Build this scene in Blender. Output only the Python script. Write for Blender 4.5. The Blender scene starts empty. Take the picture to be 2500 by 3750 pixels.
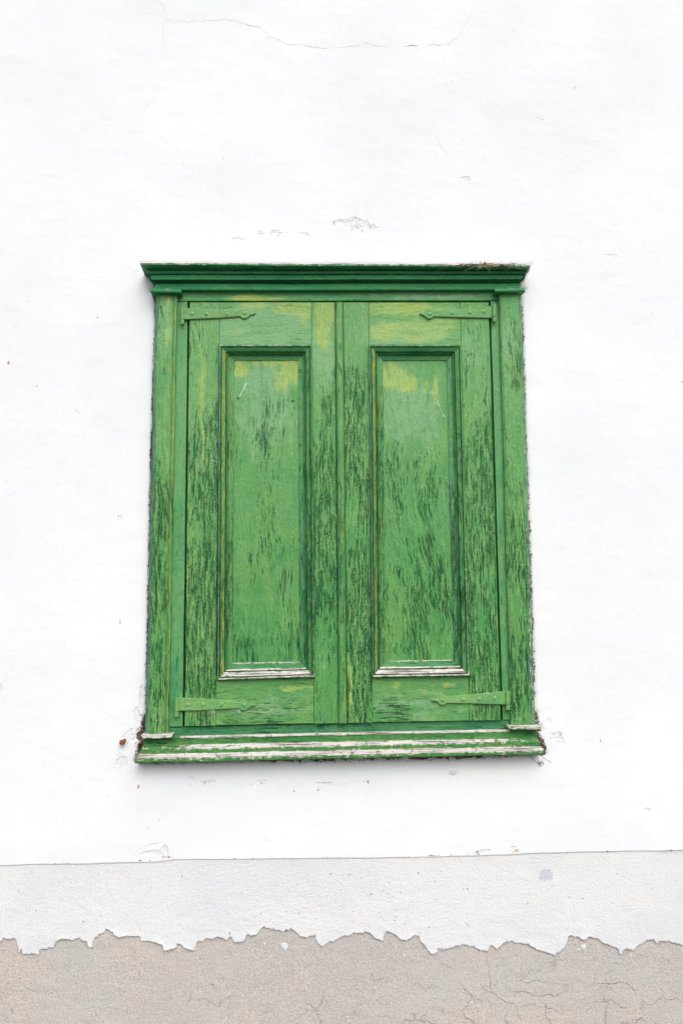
import bpy, math, random
import numpy as np
from mathutils import Vector, Matrix

# ------------------------------------------------------------------ camera, sky, sun, exposure
sc = bpy.context.scene
COL = sc.collection
F_PX, D_CAM = 3400.0, 2.9
YAW, PITCH, ROLL = 0.0436, 0.137, 0.0160
CAM = np.array([-D_CAM * math.tan(YAW), -D_CAM, 1.60])
_F = np.array([math.sin(YAW) * math.cos(PITCH), math.cos(YAW) * math.cos(PITCH), math.sin(PITCH)])
_R0 = np.array([math.cos(YAW), -math.sin(YAW), 0.0])
_U0 = np.cross(_R0, _F)
_R = math.cos(ROLL) * _R0 - math.sin(ROLL) * _U0
_U = math.sin(ROLL) * _R0 + math.cos(ROLL) * _U0
cd = bpy.data.cameras.new('camera')
cam = bpy.data.objects.new('camera', cd)
COL.objects.link(cam)
cam.matrix_world = Matrix(((_R[0], _U[0], -_F[0], CAM[0]), (_R[1], _U[1], -_F[1], CAM[1]),
                           (_R[2], _U[2], -_F[2], CAM[2]), (0, 0, 0, 1)))
cd.sensor_fit = 'VERTICAL'
cd.sensor_height = 36.0
cd.lens = F_PX / 3750 * 36.0
cd.clip_start, cd.clip_end = 0.05, 500
sc.camera = cam

SUN_EL, SUN_AZ = math.radians(47), math.radians(12)      # azimuth away from the wall's normal, towards the right
w = bpy.data.worlds.new('World')
sc.world = w
w.use_nodes = True
nt = w.node_tree
bg = nt.nodes['Background']
sky = nt.nodes.new('ShaderNodeTexSky')
sky.sky_type = 'NISHITA'
sky.sun_disc = False
sky.sun_elevation = SUN_EL
sky.sun_rotation = math.pi - SUN_AZ
sky.air_density, sky.dust_density, sky.ozone_density = 1.0, 4.0, 1.0
hs = nt.nodes.new('ShaderNodeHueSaturation')             # overcast: nearly colourless cloud light
hs.inputs['Saturation'].default_value = 0.22
nt.links.new(sky.outputs[0], hs.inputs['Color'])
nt.links.new(hs.outputs[0], bg.inputs['Color'])
bg.inputs['Strength'].default_value = 0.15
sd = bpy.data.lights.new('sun', 'SUN')
sd.energy = 1.3
sd.angle = math.radians(60)
sd.color = (1.0, 0.975, 0.94)
sun = bpy.data.objects.new('sun', sd)
COL.objects.link(sun)
to_sun = Vector((math.sin(SUN_AZ) * math.cos(SUN_EL), -math.cos(SUN_AZ) * math.cos(SUN_EL), math.sin(SUN_EL)))
sun.rotation_euler = to_sun.to_track_quat('Z', 'Y').to_euler()
sun.location = (2, -4, 6)
sc.view_settings.view_transform = 'Standard'
sc.view_settings.look = 'None'
sc.view_settings.gamma = 1.0
sc.view_settings.use_curve_mapping = False
sc.view_settings.exposure = 0.24
sc.cycles.use_denoising = True

# ------------------------------------------------------------------ helpers
random.seed(7)
rng = np.random.default_rng(11)


def P(px, py, d=0.0):
    """point on the plane d metres in front of the wall plane, under a measured place of the photograph"""
    v = _F + _R * ((px - 1250) / F_PX) - _U * ((py - 1875) / F_PX)
    t = (-d - CAM[1]) / v[1]
    return CAM + v * t


def Pa(px, py, d=0.0):
    px = np.asarray(px, float); py = np.asarray(py, float)
    v = _F[None] + _R[None] * ((px[:, None] - 1250) / F_PX) - _U[None] * ((py[:, None] - 1875) / F_PX)
    t = (-d - CAM[1]) / v[:, 1]
    return CAM[None] + v * t[:, None]


def to_px(x, y, z):
    q0, q1, q2 = x - CAM[0], y - CAM[1], z - CAM[2]
    f = q0 * _F[0] + q1 * _F[1] + q2 * _F[2]
    r = q0 * _R[0] + q1 * _R[1] + q2 * _R[2]
    u = q0 * _U[0] + q1 * _U[1] + q2 * _U[2]
    return 1250 + F_PX * r / f, 1875 - F_PX * u / f


MM = P(1250, 1875)[2] * 0 + D_CAM / F_PX          # metres per photo pixel on the wall, about 0.85 mm

_tab = {}


def vnoise(x, y, seed=0):
    """smooth value noise -1..1, vectorised"""
    if seed not in _tab:
        _tab[seed] = np.random.default_rng(1000 + seed).uniform(-1, 1, (256, 256))
    T = _tab[seed]
    x = np.asarray(x, float); y = np.asarray(y, float)
    xi = np.floor(x).astype(int); yi = np.floor(y).astype(int)
    fx = x - xi; fy = y - yi
    fx = fx * fx * (3 - 2 * fx); fy = fy * fy * (3 - 2 * fy)
    a = T[xi & 255, yi & 255]; b = T[(xi + 1) & 255, yi & 255]
    c = T[xi & 255, (yi + 1) & 255]; d = T[(xi + 1) & 255, (yi + 1) & 255]
    return (a * (1 - fx) + b * fx) * (1 - fy) + (c * (1 - fx) + d * fx) * fy


def fbm(x, y, seed=0, octaves=4, gain=0.5):
    s = 0; a = 1; f = 1; n = 0
    for o in range(octaves):
        s = s + a * vnoise(x * f + 13.7 * o, y * f + 7.1 * o, seed + o); n += a
        a *= gain; f *= 2.03
    return s / n


def empty(name, loc, parent=None):
    o = bpy.data.objects.new(name, None)
    o.empty_display_size = 0.1
    COL.objects.link(o)
    if parent is not None:
        o.parent = parent
    else:
        o.location = loc
    return o


def tag(o, label=None, cat=None, group=None, kind=None):
    if label: o['label'] = label
    if cat: o['category'] = cat
    if group: o['group'] = group
    if kind: o['kind'] = kind
    return o


def root_offset(parent):
    v = Vector((0, 0, 0))
    p = parent
    while p is not None:
        v += p.location
        p = p.parent
    return v


def mesh_obj(name, verts, faces, mat, parent=None, attrs=None, sharp=32, smooth=True, face_front=True):
    me = bpy.data.meshes.new(name)
    V = np.asarray(verts, float).copy()
    if face_front and len(faces):
        # make the faces that look along +/-Y look at the street
        s = 0.0
        for f in faces[:: max(1, len(faces) // 400)]:
            a, b, c = V[f[0]], V[f[1]], V[f[2]]
            s += np.cross(b - a, c - a)[1]
        if s > 0:
            faces = [tuple(reversed(f)) for f in faces]
    off = root_offset(parent)
    V -= np.array(off)[None]
    me.from_pydata(V.tolist(), [], [tuple(int(i) for i in f) for f in faces])
    if attrs:
        for k, a in attrs.items():
            at = me.attributes.new(k, 'FLOAT', 'POINT')
            at.data.foreach_set('value', np.asarray(a, np.float32))
    me.update()
    if smooth:
        me.polygons.foreach_set('use_smooth', [True] * len(me.polygons))
        me.set_sharp_from_angle(angle=math.radians(sharp))
    if mat: me.materials.append(mat)
    o = bpy.data.objects.new(name, me)
    COL.objects.link(o)
    if parent is not None: o.parent = parent
    return o


def grid_obj(name, X, Y, Z, keep, mat, parent=None, attrs=None):
    """big regular sheet from 2-D arrays; keep = boolean per cell"""
    nz, nx = X.shape
    idx = np.arange(nz * nx).reshape(nz, nx)
    a, b, c, d = idx[:-1, :-1], idx[:-1, 1:], idx[1:, 1:], idx[1:, :-1]
    F = np.stack([a, b, c, d], -1)[keep]
    used = np.zeros(nz * nx, bool); used[F.ravel()] = True
    remap = np.cumsum(used) - 1
    F = remap[F]
    off = np.array(root_offset(parent))
    V = (np.stack([X.ravel(), Y.ravel(), Z.ravel()], -1) - off[None])[used]
    me = bpy.data.meshes.new(name)
    me.vertices.add(len(V)); me.vertices.foreach_set('co', V.astype(np.float32).ravel())
    me.loops.add(F.size); me.loops.foreach_set('vertex_index', F.astype(np.int32).ravel())
    me.polygons.add(len(F)); me.polygons.foreach_set('loop_start', np.arange(0, F.size, 4, dtype=np.int32))
    me.update(calc_edges=True)
    for k, at_ in (attrs or {}).items():
        at = me.attributes.new(k, 'FLOAT', 'POINT')
        at.data.foreach_set('value', at_.ravel()[used].astype(np.float32))
    me.polygons.foreach_set('use_smooth', [True] * len(me.polygons))
    me.materials.append(mat)
    me.validate()
    o = bpy.data.objects.new(name, me); COL.objects.link(o)
    if parent is not None: o.parent = parent
    return o


_seed = [0]


def sweep(name, rows, mat, parent=None, n=48, back=-0.03, amp=0.0007, label=None, rough=0.0):
    """a board or moulding: every row is (A px, B px, depth, attrs); the rows run from A to B and are joined edge to edge"""
    _seed[0] += 1
    sd_ = _seed[0]
    s = np.linspace(0, 1, n + 1)
    V = []; A = {'wear_lit': [], 'blue': [], 'moss_lit': []}
    nr = len(rows)
    R = [rows[0][:2] + (back,) + rows[0][3:]] + list(rows) + [rows[-1][:2] + (back,) + rows[-1][3:]]
    for i, r in enumerate(R):
        a, b, d = r[0], r[1], r[2]
        at = r[3] if len(r) > 3 else {}
        pa = P(a[0], a[1], max(d, 0) if d != back else (rows[0] if i == 0 else rows[-1])[2])
        pb = P(b[0], b[1], max(d, 0) if d != back else (rows[0] if i == 0 else rows[-1])[2])
        pa[1] = pb[1] = -d
        L = np.linalg.norm(pb - pa)
        pts = pa[None] * (1 - s[:, None]) + pb[None] * s[:, None]
        wob = vnoise(s * L * 6 + sd_ * 3.3, np.zeros_like(s) + 0.5, 3) * amp
        wob2 = vnoise(s * L * 9 + sd_ * 5.3, np.zeros_like(s) + 0.5, 5) * amp
        fine = vnoise(s * L * 60 + sd_, np.full_like(s, i * 1.37), 6) * (amp * 0.3 + rough)
        if d != back:
            pts[:, 1] += wob2 + fine
        dirv = (pb - pa) / max(L, 1e-9)
        perp = np.array([-dirv[2], 0, dirv[0]])
        pts += perp[None] * (wob + fine)[:, None]
        e0 = pts[0].copy(); e0[1] = -back
        e1 = pts[-1].copy(); e1[1] = -back
        V.append(np.vstack([e0[None], pts, e1[None]]))
        for k in A:
            v = at.get(k, 0.0)
            if callable(v): vv = np.array([v(t) for t in s])
            elif isinstance(v, tuple): vv = v[0] * (1 - s) + v[1] * s
            else: vv = np.full(n + 1, v)
            A[k].append(np.concatenate([[vv[0]], vv, [vv[-1]]]))
    m = n + 3
    V = np.vstack(V)
    faces = []
    for i in range(len(R) - 1):
        for j in range(m - 1):
            faces.append((i * m + j, i * m + j + 1, (i + 1) * m + j + 1, (i + 1) * m + j))
    o = mesh_obj(name, V, faces, mat, parent, {k: np.concatenate(v) for k, v in A.items()})
    if label: o['label'] = label
    return o


def lerp2(a, b, t): return (a[0] + (b[0] - a[0]) * t, a[1] + (b[1] - a[1]) * t)


def board_v(name, TL, TR, BL, BR, d, mat, parent, attrs=None, bev=2.0, label=None, n=60, **k):
    at = attrs or {}
    rows = [(TL, BL, d - 0.0050, at), (lerp2(TL, TR, bev / max(1, TR[0] - TL[0])), lerp2(BL, BR, bev / max(1, BR[0] - BL[0])), d, at),
            (lerp2(TR, TL, bev / max(1, TR[0] - TL[0])), lerp2(BR, BL, bev / max(1, BR[0] - BL[0])), d, at), (TR, BR, d - 0.0050, at)]
    return sweep(name, rows, mat, parent, n=n, label=label, **k)


def board_h(name, TL, TR, BL, BR, d, mat, parent, attrs=None, bev=2.0, label=None, n=40, **k):
    at = attrs or {}
    rows = [(TL, TR, d - 0.0050, at), (lerp2(TL, BL, bev / max(1, BL[1] - TL[1])), lerp2(TR, BR, bev / max(1, BR[1] - TR[1])), d, at),
            (lerp2(BL, TL, bev / max(1, BL[1] - TL[1])), lerp2(BR, TR, bev / max(1, BR[1] - TR[1])), d, at), (BL, BR, d - 0.0050, at)]
    return sweep(name, rows, mat, parent, n=n, label=label, **k)


# ------------------------------------------------------------------ node shorthand
class NB:
    def __init__(self, name):
        self.m = bpy.data.materials.new(name)
        self.m.use_nodes = True
        self.t = self.m.node_tree
        self.b = self.t.nodes['Principled BSDF']
        self.geo = self.t.nodes.new('ShaderNodeNewGeometry')
        self.pos = self.geo.outputs['Position']

    def _in(self, sock, v):
        if hasattr(v, 'links') or isinstance(v, bpy.types.NodeSocket):
            self.t.links.new(v, sock)
        elif v is not None:
            if isinstance(v, (tuple, list)) and len(v) == 3 and sock.type == 'RGBA':
                v = (*v, 1)
            sock.default_value = v

    def math(self, op, a, b=None, c=None, clamp=False):
        n = self.t.nodes.new('ShaderNodeMath'); n.operation = op; n.use_clamp = clamp
        self._in(n.inputs[0], a)
        if b is not None: self._in(n.inputs[1], b)
        if c is not None: self._in(n.inputs[2], c)
        return n.outputs[0]

    def vmath(self, op, a, b=None):
        n = self.t.nodes.new('ShaderNodeVectorMath'); n.operation = op
        self._in(n.inputs[0], a)
        if b is not None: self._in(n.inputs[1], b)
        return n.outputs[1] if op in ('LENGTH', 'DISTANCE', 'DOT_PRODUCT') else n.outputs[0]

    def sep(self, v):
        n = self.t.nodes.new('ShaderNodeSeparateXYZ'); self._in(n.inputs[0], v)
        return n.outputs

    def comb(self, x, y, z):
        n = self.t.nodes.new('ShaderNodeCombineXYZ')
        for i, v in enumerate((x, y, z)): self._in(n.inputs[i], v)
        return n.outputs[0]

    def noise(self, vec, scale=1.0, detail=2.0, rough=0.5, dist=0.0):
        n = self.t.nodes.new('ShaderNodeTexNoise')
        self._in(n.inputs['Vector'], vec)
        n.inputs['Scale'].default_value = scale
        n.inputs['Detail'].default_value = detail
        n.inputs['Roughness'].default_value = rough
        n.inputs['Distortion'].default_value = dist
        return n.outputs[0]

    def voro(self, vec, scale, feature='F1', out='Distance', rnd=1.0):
        n = self.t.nodes.new('ShaderNodeTexVoronoi'); n.feature = feature
        self._in(n.inputs['Vector'], vec)
        n.inputs['Scale'].default_value = scale
        n.inputs['Randomness'].default_value = rnd
        return n.outputs[out]

    def step(self, v, lo, hi, a=0.0, b=1.0):
        n = self.t.nodes.new('ShaderNodeMapRange'); n.interpolation_type = 'SMOOTHSTEP'
        self._in(n.inputs[0], v)
        self._in(n.inputs[1], lo); self._in(n.inputs[2], hi)
        n.inputs[3].default_value = a; n.inputs[4].default_value = b
        return n.outputs[0]

    def mix(self, f, a, b, mode='MIX'):
        n = self.t.nodes.new('ShaderNodeMix'); n.data_type = 'RGBA'; n.blend_type = mode
        self._in(n.inputs[0], f); self._in(n.inputs[6], a); self._in(n.inputs[7], b)
        return n.outputs[2]

    def attr(self, name):
        n = self.t.nodes.new('ShaderNodeAttribute'); n.attribute_name = name
        return n.outputs['Fac']

    def bump(self, h, dist, strength=1.0, normal=None):
        n = self.t.nodes.new('ShaderNodeBump')
        self._in(n.inputs['Height'], h)
        n.inputs['Distance'].default_value = dist
        n.inputs['Strength'].default_value = strength
        if normal is not None: self._in(n.inputs['Normal'], normal)
        return n.outputs[0]

    def out(self, color, rough=0.6, normal=None, spec=0.4):
        self._in(self.b.inputs['Base Color'], color)
        self._in(self.b.inputs['Roughness'], rough)
        self.b.inputs['Specular IOR Level'].default_value = spec
        if normal is not None: self._in(self.b.inputs['Normal'], normal)
        return self.m


def paint(name, direction='V', seed=0.0, density=0.0, warp=0.03, slant=0.0, yellow=(), sage=(), streaky=(), base=None,
          deep=0.0, grainy=0.5, knots=(), dfine=0.0, fade=0.42, rust=0.0, ybase=(0.50, 0.545, 0.065)):
    """old green oil paint on softwood: streaks where it has lifted along the grain, yellowed and faded patches,
    bare grey wood and pale lit rims by the attribute wear, blue-grey undercoat and painted shaded sides by blue, olive lichen and painted lit sides by moss.
    patches are (photo x, photo y, rx px, ry px, weight)"""
    N = NB(name)
    x, y, z = N.sep(N.pos)[0:3]
    u, v = (x, z) if direction == 'V' else (z, x)
    p2 = N.comb(N.math('ADD', u, seed), y, N.math('ADD', v, seed * 1.7))
    low = N.noise(p2, 3.2, 2)
    low2 = N.noise(N.vmath('ADD', p2, (7.3, 2.1, 5.5)), 9, 3, 0.55)
    uu = N.math('ADD', u, N.math('MULTIPLY', N.math('SUBTRACT', low, 0.5), warp))
    uu = N.math('ADD', uu, N.math('MULTIPLY', N.math('SUBTRACT', low2, 0.5), warp * 0.35))
    uu = N.math('ADD', uu, N.math('MULTIPLY', v, slant))

    def gr(su, sv, sh=0.0, detail=2.0, rough=0.5):
        return N.noise(N.comb(N.math('MULTIPLY', uu, su), N.math('MULTIPLY', y, su * 0.25), N.math('MULTIPLY_ADD', v, sv, seed + sh)), 1.0, detail, rough)

    def patches(lst, nz, soft=0.12):
        tot = None
        for (cx, cy, rx, ry, wgt) in lst:
            c = P(cx, cy, 0.02)
            dx = N.math('DIVIDE', N.math('SUBTRACT', x, float(c[0])), rx * MM)
            dz = N.math('DIVIDE', N.math('SUBTRACT', z, float(c[2])), ry * MM)
            r = N.math('SQRT', N.math('ADD', N.math('MULTIPLY', dx, dx), N.math('MULTIPLY', dz, dz)))
            k = N.math('MULTIPLY', N.step(r, 0.2, 2.0, 1.0, 0.0), min(1.0, wgt * 1.12))
            tot = k if tot is None else N.math('MAXIMUM', tot, k)
        if tot is None: return 0.0
        return N.step(N.math('ADD', tot, N.math('MULTIPLY', N.math('SUBTRACT', nz, 0.5), 2.1)), 0.46 - soft, 0.46 + soft)

    s_big = gr(150, 16, 0.0, 4, 0.6)
    s_mid = gr(265, 25, 4.0, 3, 0.55)
    s_fine = gr(620, 42, 9.0, 2, 0.5)
    flake = N.noise(N.vmath('ADD', N.pos, (2, 7, 4)), 150, 3, 0.6)
    region = N.noise(N.comb(N.math('MULTIPLY', uu, 11), y, N.math('MULTIPLY_ADD', v, 3.2, seed)), 1.0, 2)
    st = patches(streaky, region, 0.5)
    rg = N.math('ADD', N.math('MULTIPLY', N.math('SUBTRACT', region, 0.5), 0.30), density)
    if streaky: rg = N.math('ADD', rg, N.math('MULTIPLY', st, 0.11))
    zfade = N.step(N.math('ADD', z, N.math('MULTIPLY', N.math('SUBTRACT', low2, 0.5), 0.9)), 1.45, 2.75)
    rg = N.math('SUBTRACT', rg, N.math('MULTIPLY_ADD', zfade, 0.026, 0.018))
    rg = N.math('MINIMUM', rg, 0.07)
    fl = N.math('MULTIPLY', N.math('SUBTRACT', flake, 0.5), 0.16)
    sb = N.math('ADD', N.math('ADD', s_big, rg), fl)
    sm = N.math('ADD', N.math('ADD', s_mid, rg), fl)
    halo = N.math('MAXIMUM', N.step(sb, 0.53, 0.65), N.step(sm, 0.56, 0.66, 0, 0.8))
    dark = N.math('MAXIMUM', N.step(sb, 0.61, 0.67), N.step(sm, 0.61, 0.67))
    core = N.math('MULTIPLY', N.math('MAXIMUM', N.step(sb, 0.66, 0.72), N.step(N.math('ADD', s_fine, rg), 0.58, 0.66)), halo)
    dark = N.math('MAXIMUM', dark, N.math('MULTIPLY', core, 0.7))
    dark = N.math('MULTIPLY', dark, N.step(flake, 0.30, 0.46, 0.45, 1.0))
    # colours
    b0 = base or (0.080, 0.300, 0.082)
    tint = N.noise(N.vmath('ADD', p2, (3, 9, 1)), 5.5, 3, 0.6)
    col = N.mix(N.step(tint, 0.32, 0.68), b0, (b0[0] * 1.55 + .015, b0[1] * 1.14, b0[2] * 1.15))
    col = N.mix(N.math('MULTIPLY', N.step(low2, 0.5, 0.72), 0.45), col, (b0[0] * 0.55, b0[1] * 0.80, b0[2] * 1.15))
    g1 = gr(190, 10, 2.2, 3, 0.6)
    col = N.mix(N.math('MULTIPLY', N.step(N.math('ADD', g1, N.math('MULTIPLY', N.math('SUBTRACT', low, 0.5), 0.5)), 0.5, 0.70), grainy * 0.65), col,
                (b0[0] * 2.9, b0[1] * 1.32, b0[2] * 1.7))
    streak_n = N.math('ADD', N.math('MULTIPLY', gr(60, 9, 6.0, 3), 0.5), N.math('MULTIPLY', N.noise(p2, 26, 3, 0.6), 0.5))
    if sage:
        col = N.mix(N.math('MULTIPLY', patches(sage, streak_n, 0.25), 0.75), col, (0.26, 0.43, 0.25))
    if yellow:
        ym = N.step(N.math('ADD', gr(230, 13, 41.0, 3), N.math('MULTIPLY', N.math('SUBTRACT', flake, 0.5), 0.5)), 0.36, 0.52, 0.42, 1.0)
        col = N.mix(N.math('MULTIPLY', patches(yellow, streak_n, 0.30), 0.45), col, (0.30, 0.44, 0.20))
        col = N.mix(N.math('MULTIPLY', patches(yellow, streak_n, 0.30), N.math('MULTIPLY', ym, 0.85)), col, N.mix(N.step(low2, 0.35, 0.65), ybase, (0.50, 0.575, 0.13)))
        dark = N.math('MULTIPLY', dark, N.math('SUBTRACT', 1.0, N.math('MULTIPLY', patches(yellow, streak_n, 0.3), 0.75)))
    fine = gr(520, 60, 1.0, 2)
    col = N.mix(N.math('MULTIPLY', N.step(fine, 0.35, 0.6, 1, 0), 0.30 + dfine), col, (b0[0] * 0.35, b0[1] * 0.5, b0[2] * 0.5))
    if rust:
        col = N.mix(N.math('MULTIPLY', N.step(N.noise(N.pos, 130, 3, 0.65), 0.56, 0.64), rust), col, (0.30, 0.13, 0.07))
    ring = None
    for (cx, cy, r) in knots:
        c = P(cx, cy, 0.01)
        dd = N.vmath('DISTANCE', N.comb(N.math('MULTIPLY', x, 1.15), 0.0, z), (float(c[0]) * 1.15, 0.0, float(c[2])))
        dd = N.math('ADD', dd, N.math('MULTIPLY', N.math('SUBTRACT', low2, 0.5), 0.012))
        k = N.math('MULTIPLY', N.step(N.math('ABSOLUTE', N.math('SUBTRACT', dd, r * MM)), 0.0004, 0.0022, 1, 0), N.step(s_mid, 0.38, 0.55))
        ring = k if ring is None else N.math('MAXIMUM', ring, k)
    dk = (0.010, 0.085, 0.026)
    if ring is not None: dark = N.math('MAXIMUM', dark, N.math('MULTIPLY', ring, 0.25))
    col = N.mix(N.math('MULTIPLY', halo, 0.42), col, (b0[0] * 0.28, b0[1] * 0.62, b0[2] * 0.62))
    sm2 = N.noise(N.comb(N.math('MULTIPLY', uu, 34), y, N.math('MULTIPLY_ADD', v, 8, seed + 3.3)), 1.0, 4, 0.62)
    col = N.mix(N.step(sm2, 0.50, 0.68, 0, 0.42), col, (b0[0] * 0.42, b0[1] * 0.66, b0[2] * 0.72))
    col = N.mix(N.step(sm2, 0.30, 0.46, 0.40, 0), col, (b0[0] * 2.3, b0[1] * 1.36, b0[2] * 1.7))
    col = N.mix(N.math('MULTIPLY', dark, 0.74), col, (0.014, 0.125, 0.042))
    col = N.mix(N.math('MULTIPLY', core, 0.62), col, (0.006, 0.045, 0.020))
    # weather-faded towards the top, blistered skin in places
    fadez = N.math('MULTIPLY', N.step(N.math('ADD', z, N.math('MULTIPLY', N.math('SUBTRACT', low2, 0.5), 0.9)), 1.55, 2.75), fade)
    col = N.mix(N.math('MULTIPLY', fadez, N.math('SUBTRACT', 1.0, N.math('MULTIPLY', dark, 0.6))), col, (0.175, 0.395, 0.160))
    bl_s = N.math('MULTIPLY', N.step(N.noise(N.vmath('ADD', N.pos, (1, 2, 3)), 330, 2, 0.6), 0.54, 0.64), N.step(N.math('ADD', g1, N.math('MULTIPLY', region, 0.3)), 0.58, 0.72))
    col = N.mix(N.math('MULTIPLY', bl_s, grainy), col, (0.42, 0.55, 0.22))
    # undercoat and painted shaded sides, lichen and painted lit sides, bare wood and lit rims
    blue = N.attr('blue'); moss_lit = N.attr('moss_lit'); wear_lit = N.attr('wear_lit')
    bl = N.step(N.math('ADD', blue, N.math('MULTIPLY', N.math('SUBTRACT', gr(150, 14, 12.0, 3), 0.5), 1.6)), 0.42, 0.62)
    col = N.mix(N.math('MULTIPLY', bl, 0.85), col, N.mix(N.step(s_mid, 0.45, 0.6), (0.030, 0.15, 0.10), (0.17, 0.30, 0.25)))
    ms = N.step(N.math('ADD', moss_lit, N.math('MULTIPLY', N.math('SUBTRACT', gr(260, 10, 15.0, 3), 0.5), 1.6)), 0.40, 0.65)
    col = N.mix(N.math('MULTIPLY', ms, 0.8), col, N.mix(N.step(s_fine, 0.4, 0.6), (0.09, 0.19, 0.03), (0.33, 0.38, 0.07)))
    wn = N.math('ADD', N.math('MULTIPLY', gr(330, 40, 21.0, 4, 0.65), 0.55), N.math('MULTIPLY', N.noise(p2, 95, 4, 0.65), 0.45))
    wv = N.math('ADD', wear_lit, N.math('MULTIPLY', N.math('SUBTRACT', wn, 0.5), 2.7))
    col = N.mix(N.math('MULTIPLY', N.step(wv, 0.40, 0.50), 0.8), col, (0.25, 0.40, 0.08))
    wood = N.mix(N.step(gr(420, 7, 30.0, 4), 0.36, 0.50), (0.16, 0.13, 0.11), (0.64, 0.60, 0.575))
    ws = N.step(wv, 0.47, 0.53)
    col = N.mix(ws, col, wood)
    # relief: lifted flakes, brush marks, orange peel
    h = N.math('MULTIPLY', dark, -1.0)
    h = N.math('ADD', h, N.math('MULTIPLY', ws, -0.9))
    h = N.math('ADD', h, N.math('MULTIPLY', s_fine, 1.3))
    h = N.math('ADD', h, N.math('MULTIPLY', core, -0.8))
    h = N.math('ADD', h, N.math('MULTIPLY', N.noise(N.pos, 240, 3, 0.6), 1.3))
    h = N.math('ADD', h, N.math('MULTIPLY', N.noise(N.pos, 70, 2, 0.5), 1.4))
    nrm = N.bump(h, 0.0013, 1.0)
    rough = N.step(N.math('MAXIMUM', ws, dark), 0.0, 1.0, 0.42, 0.85)
    return N.out(col, rough, nrm, 0.2)


# ------------------------------------------------------------------ materials
Y_HSL = [(720, 1130, 20, 20, .4), (735, 1350, 22, 120, .62), (742, 1560, 24, 130, .66)]
M_pil_l = paint('paint_pilaster_left', 'V', 1.3, 0.0, yellow=[(618, 1110, 10, 28, .62), (612, 1235, 14, 45, .42)],
                streaky=[(585, 1850, 60, 120, 1), (570, 2320, 60, 240, .9)], knots=[(586, 1905, 26)], grainy=0.6, sage=[(610, 1200, 40, 100, .5)])
M_pil_r = paint('paint_pilaster_right', 'V', 5.1, 0.004, streaky=[(1898, 1380, 40, 60, .9), (1900, 2100, 60, 120, .9), (1910, 2500, 60, 200, 1)], grainy=0.5, sage=[(1868, 1260, 34, 120, .55)])
M_strip = paint('paint_frame_strip', 'V', 9.7, -0.05, grainy=0.35, base=(0.075, 0.300, 0.105))
M_stile_l1 = paint('paint_left_hinge_stile', 'V', 12.2, 0.005, streaky=[(740, 1900, 90, 330, 1), (730, 2400, 90, 260, 1)], grainy=0.8, dfine=0.12,
                   yellow=[(742, 1440, 12, 180, .50), (745, 1600, 10, 120, .52)])
M_stile_l2 = paint('paint_left_meeting_stile', 'V', 15.8, 0.0, yellow=[(1192, 1150, 34, 60, 1.0), (1185, 1225, 26, 50, .8), (1200, 1180, 20, 60, .8)],
                   sage=[(1180, 1300, 50, 110, .7)], streaky=[(1190, 2050, 60, 300, .8)], grainy=0.5)
M_stile_r1 = paint('paint_right_meeting_stile', 'V', 19.4, 0.0, streaky=[(1290, 1650, 70, 300, 1), (1300, 2300, 70, 300, .9)], grainy=0.75,
                   yellow=[(1282, 2510, 6, 70, .85)], sage=[(1310, 1210, 40, 60, .45)], dfine=0.1)
M_stile_r2 = paint('paint_right_hinge_stile', 'V', 23.9, 0.01, streaky=[(1750, 1750, 60, 160, 1), (1780, 2080, 70, 260, 1), (1790, 2500, 70, 200, 1)], grainy=0.7,
                   sage=[(1730, 1280, 50, 110, .5)])
M_rail_tl = paint('paint_left_top_rail', 'H', 31.1, -0.03, warp=0.012, sage=[(950, 1190, 190, 80, 1.1)],
                  yellow=[(940, 1120, 60, 14, .72), (1080, 1130, 70, 24, .95), (880, 1215, 40, 16, .38), (1115, 1160, 20, 30, .6)], grainy=0.3)
M_rail_tr = paint('paint_right_top_rail', 'H', 35.5, -0.05, warp=0.012, sage=[(1450, 1230, 150, 50, .9)],
                  yellow=[(1470, 1130, 110, 26, .85), (1420, 1215, 70, 30, .98), (1540, 1210, 110, 36, .95), (1620, 1180, 40, 20, .5), (1590, 1140, 60, 20, .5)], grainy=0.3)
M_rail_b = paint('paint_bottom_rail', 'H', 39.2, -0.05, warp=0.012, yellow=[(1065, 2525, 30, 9, .62), (1445, 2510, 22, 11, .40), (1640, 2510, 36, 9, .38)],
                 streaky=[(870, 2640, 160, 30, .3), (1440, 2600, 60, 30, .5)], grainy=0.3, sage=[(1000, 2590, 200, 40, .35), (1500, 2580, 160, 50, .35)])
M_panel_l = paint('paint_left_panel', 'V', 44.0, -0.050, warp=0.05, yellow=[(880, 1345, 26, 34, .78), (1000, 1325, 120, 12, .68), (1040, 1370, 34, 44, .72), (1075, 1350, 14, 70, .85), (1020, 1400, 14, 24, .6)],
                  sage=[(970, 1500, 110, 140, .62), (960, 1390, 110, 60, .75)], streaky=[(960, 1750, 120, 200, .35), (960, 2100, 120, 150, .6), (980, 2340, 130, 90, 1.2)], knots=[(972, 1905, 20)], grainy=0.3)
M_panel_r = paint('paint_right_panel', 'V', 48.6, -0.045, warp=0.06, slant=0.10, yellow=[(1440, 1370, 50, 44, .88), (1490, 1400, 36, 30, .95), (1560, 1410, 10, 24, .62), (1598, 1420, 12, 50, .55)],
                  sage=[(1500, 1500, 120, 130, .62)], streaky=[(1520, 1800, 110, 150, .9), (1520, 2150, 120, 240, 1.1), (1530, 2370, 120, 50, 1.1)],
                  knots=[(1596, 1948, 24), (1501, 2167, 14)], grainy=0.35)
M_mould_h = paint('paint_moulding_level', 'H', 52.3, -0.02, warp=0.008, base=(0.045, 0.240, 0.080), grainy=0.25, fade=0.0)
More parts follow.
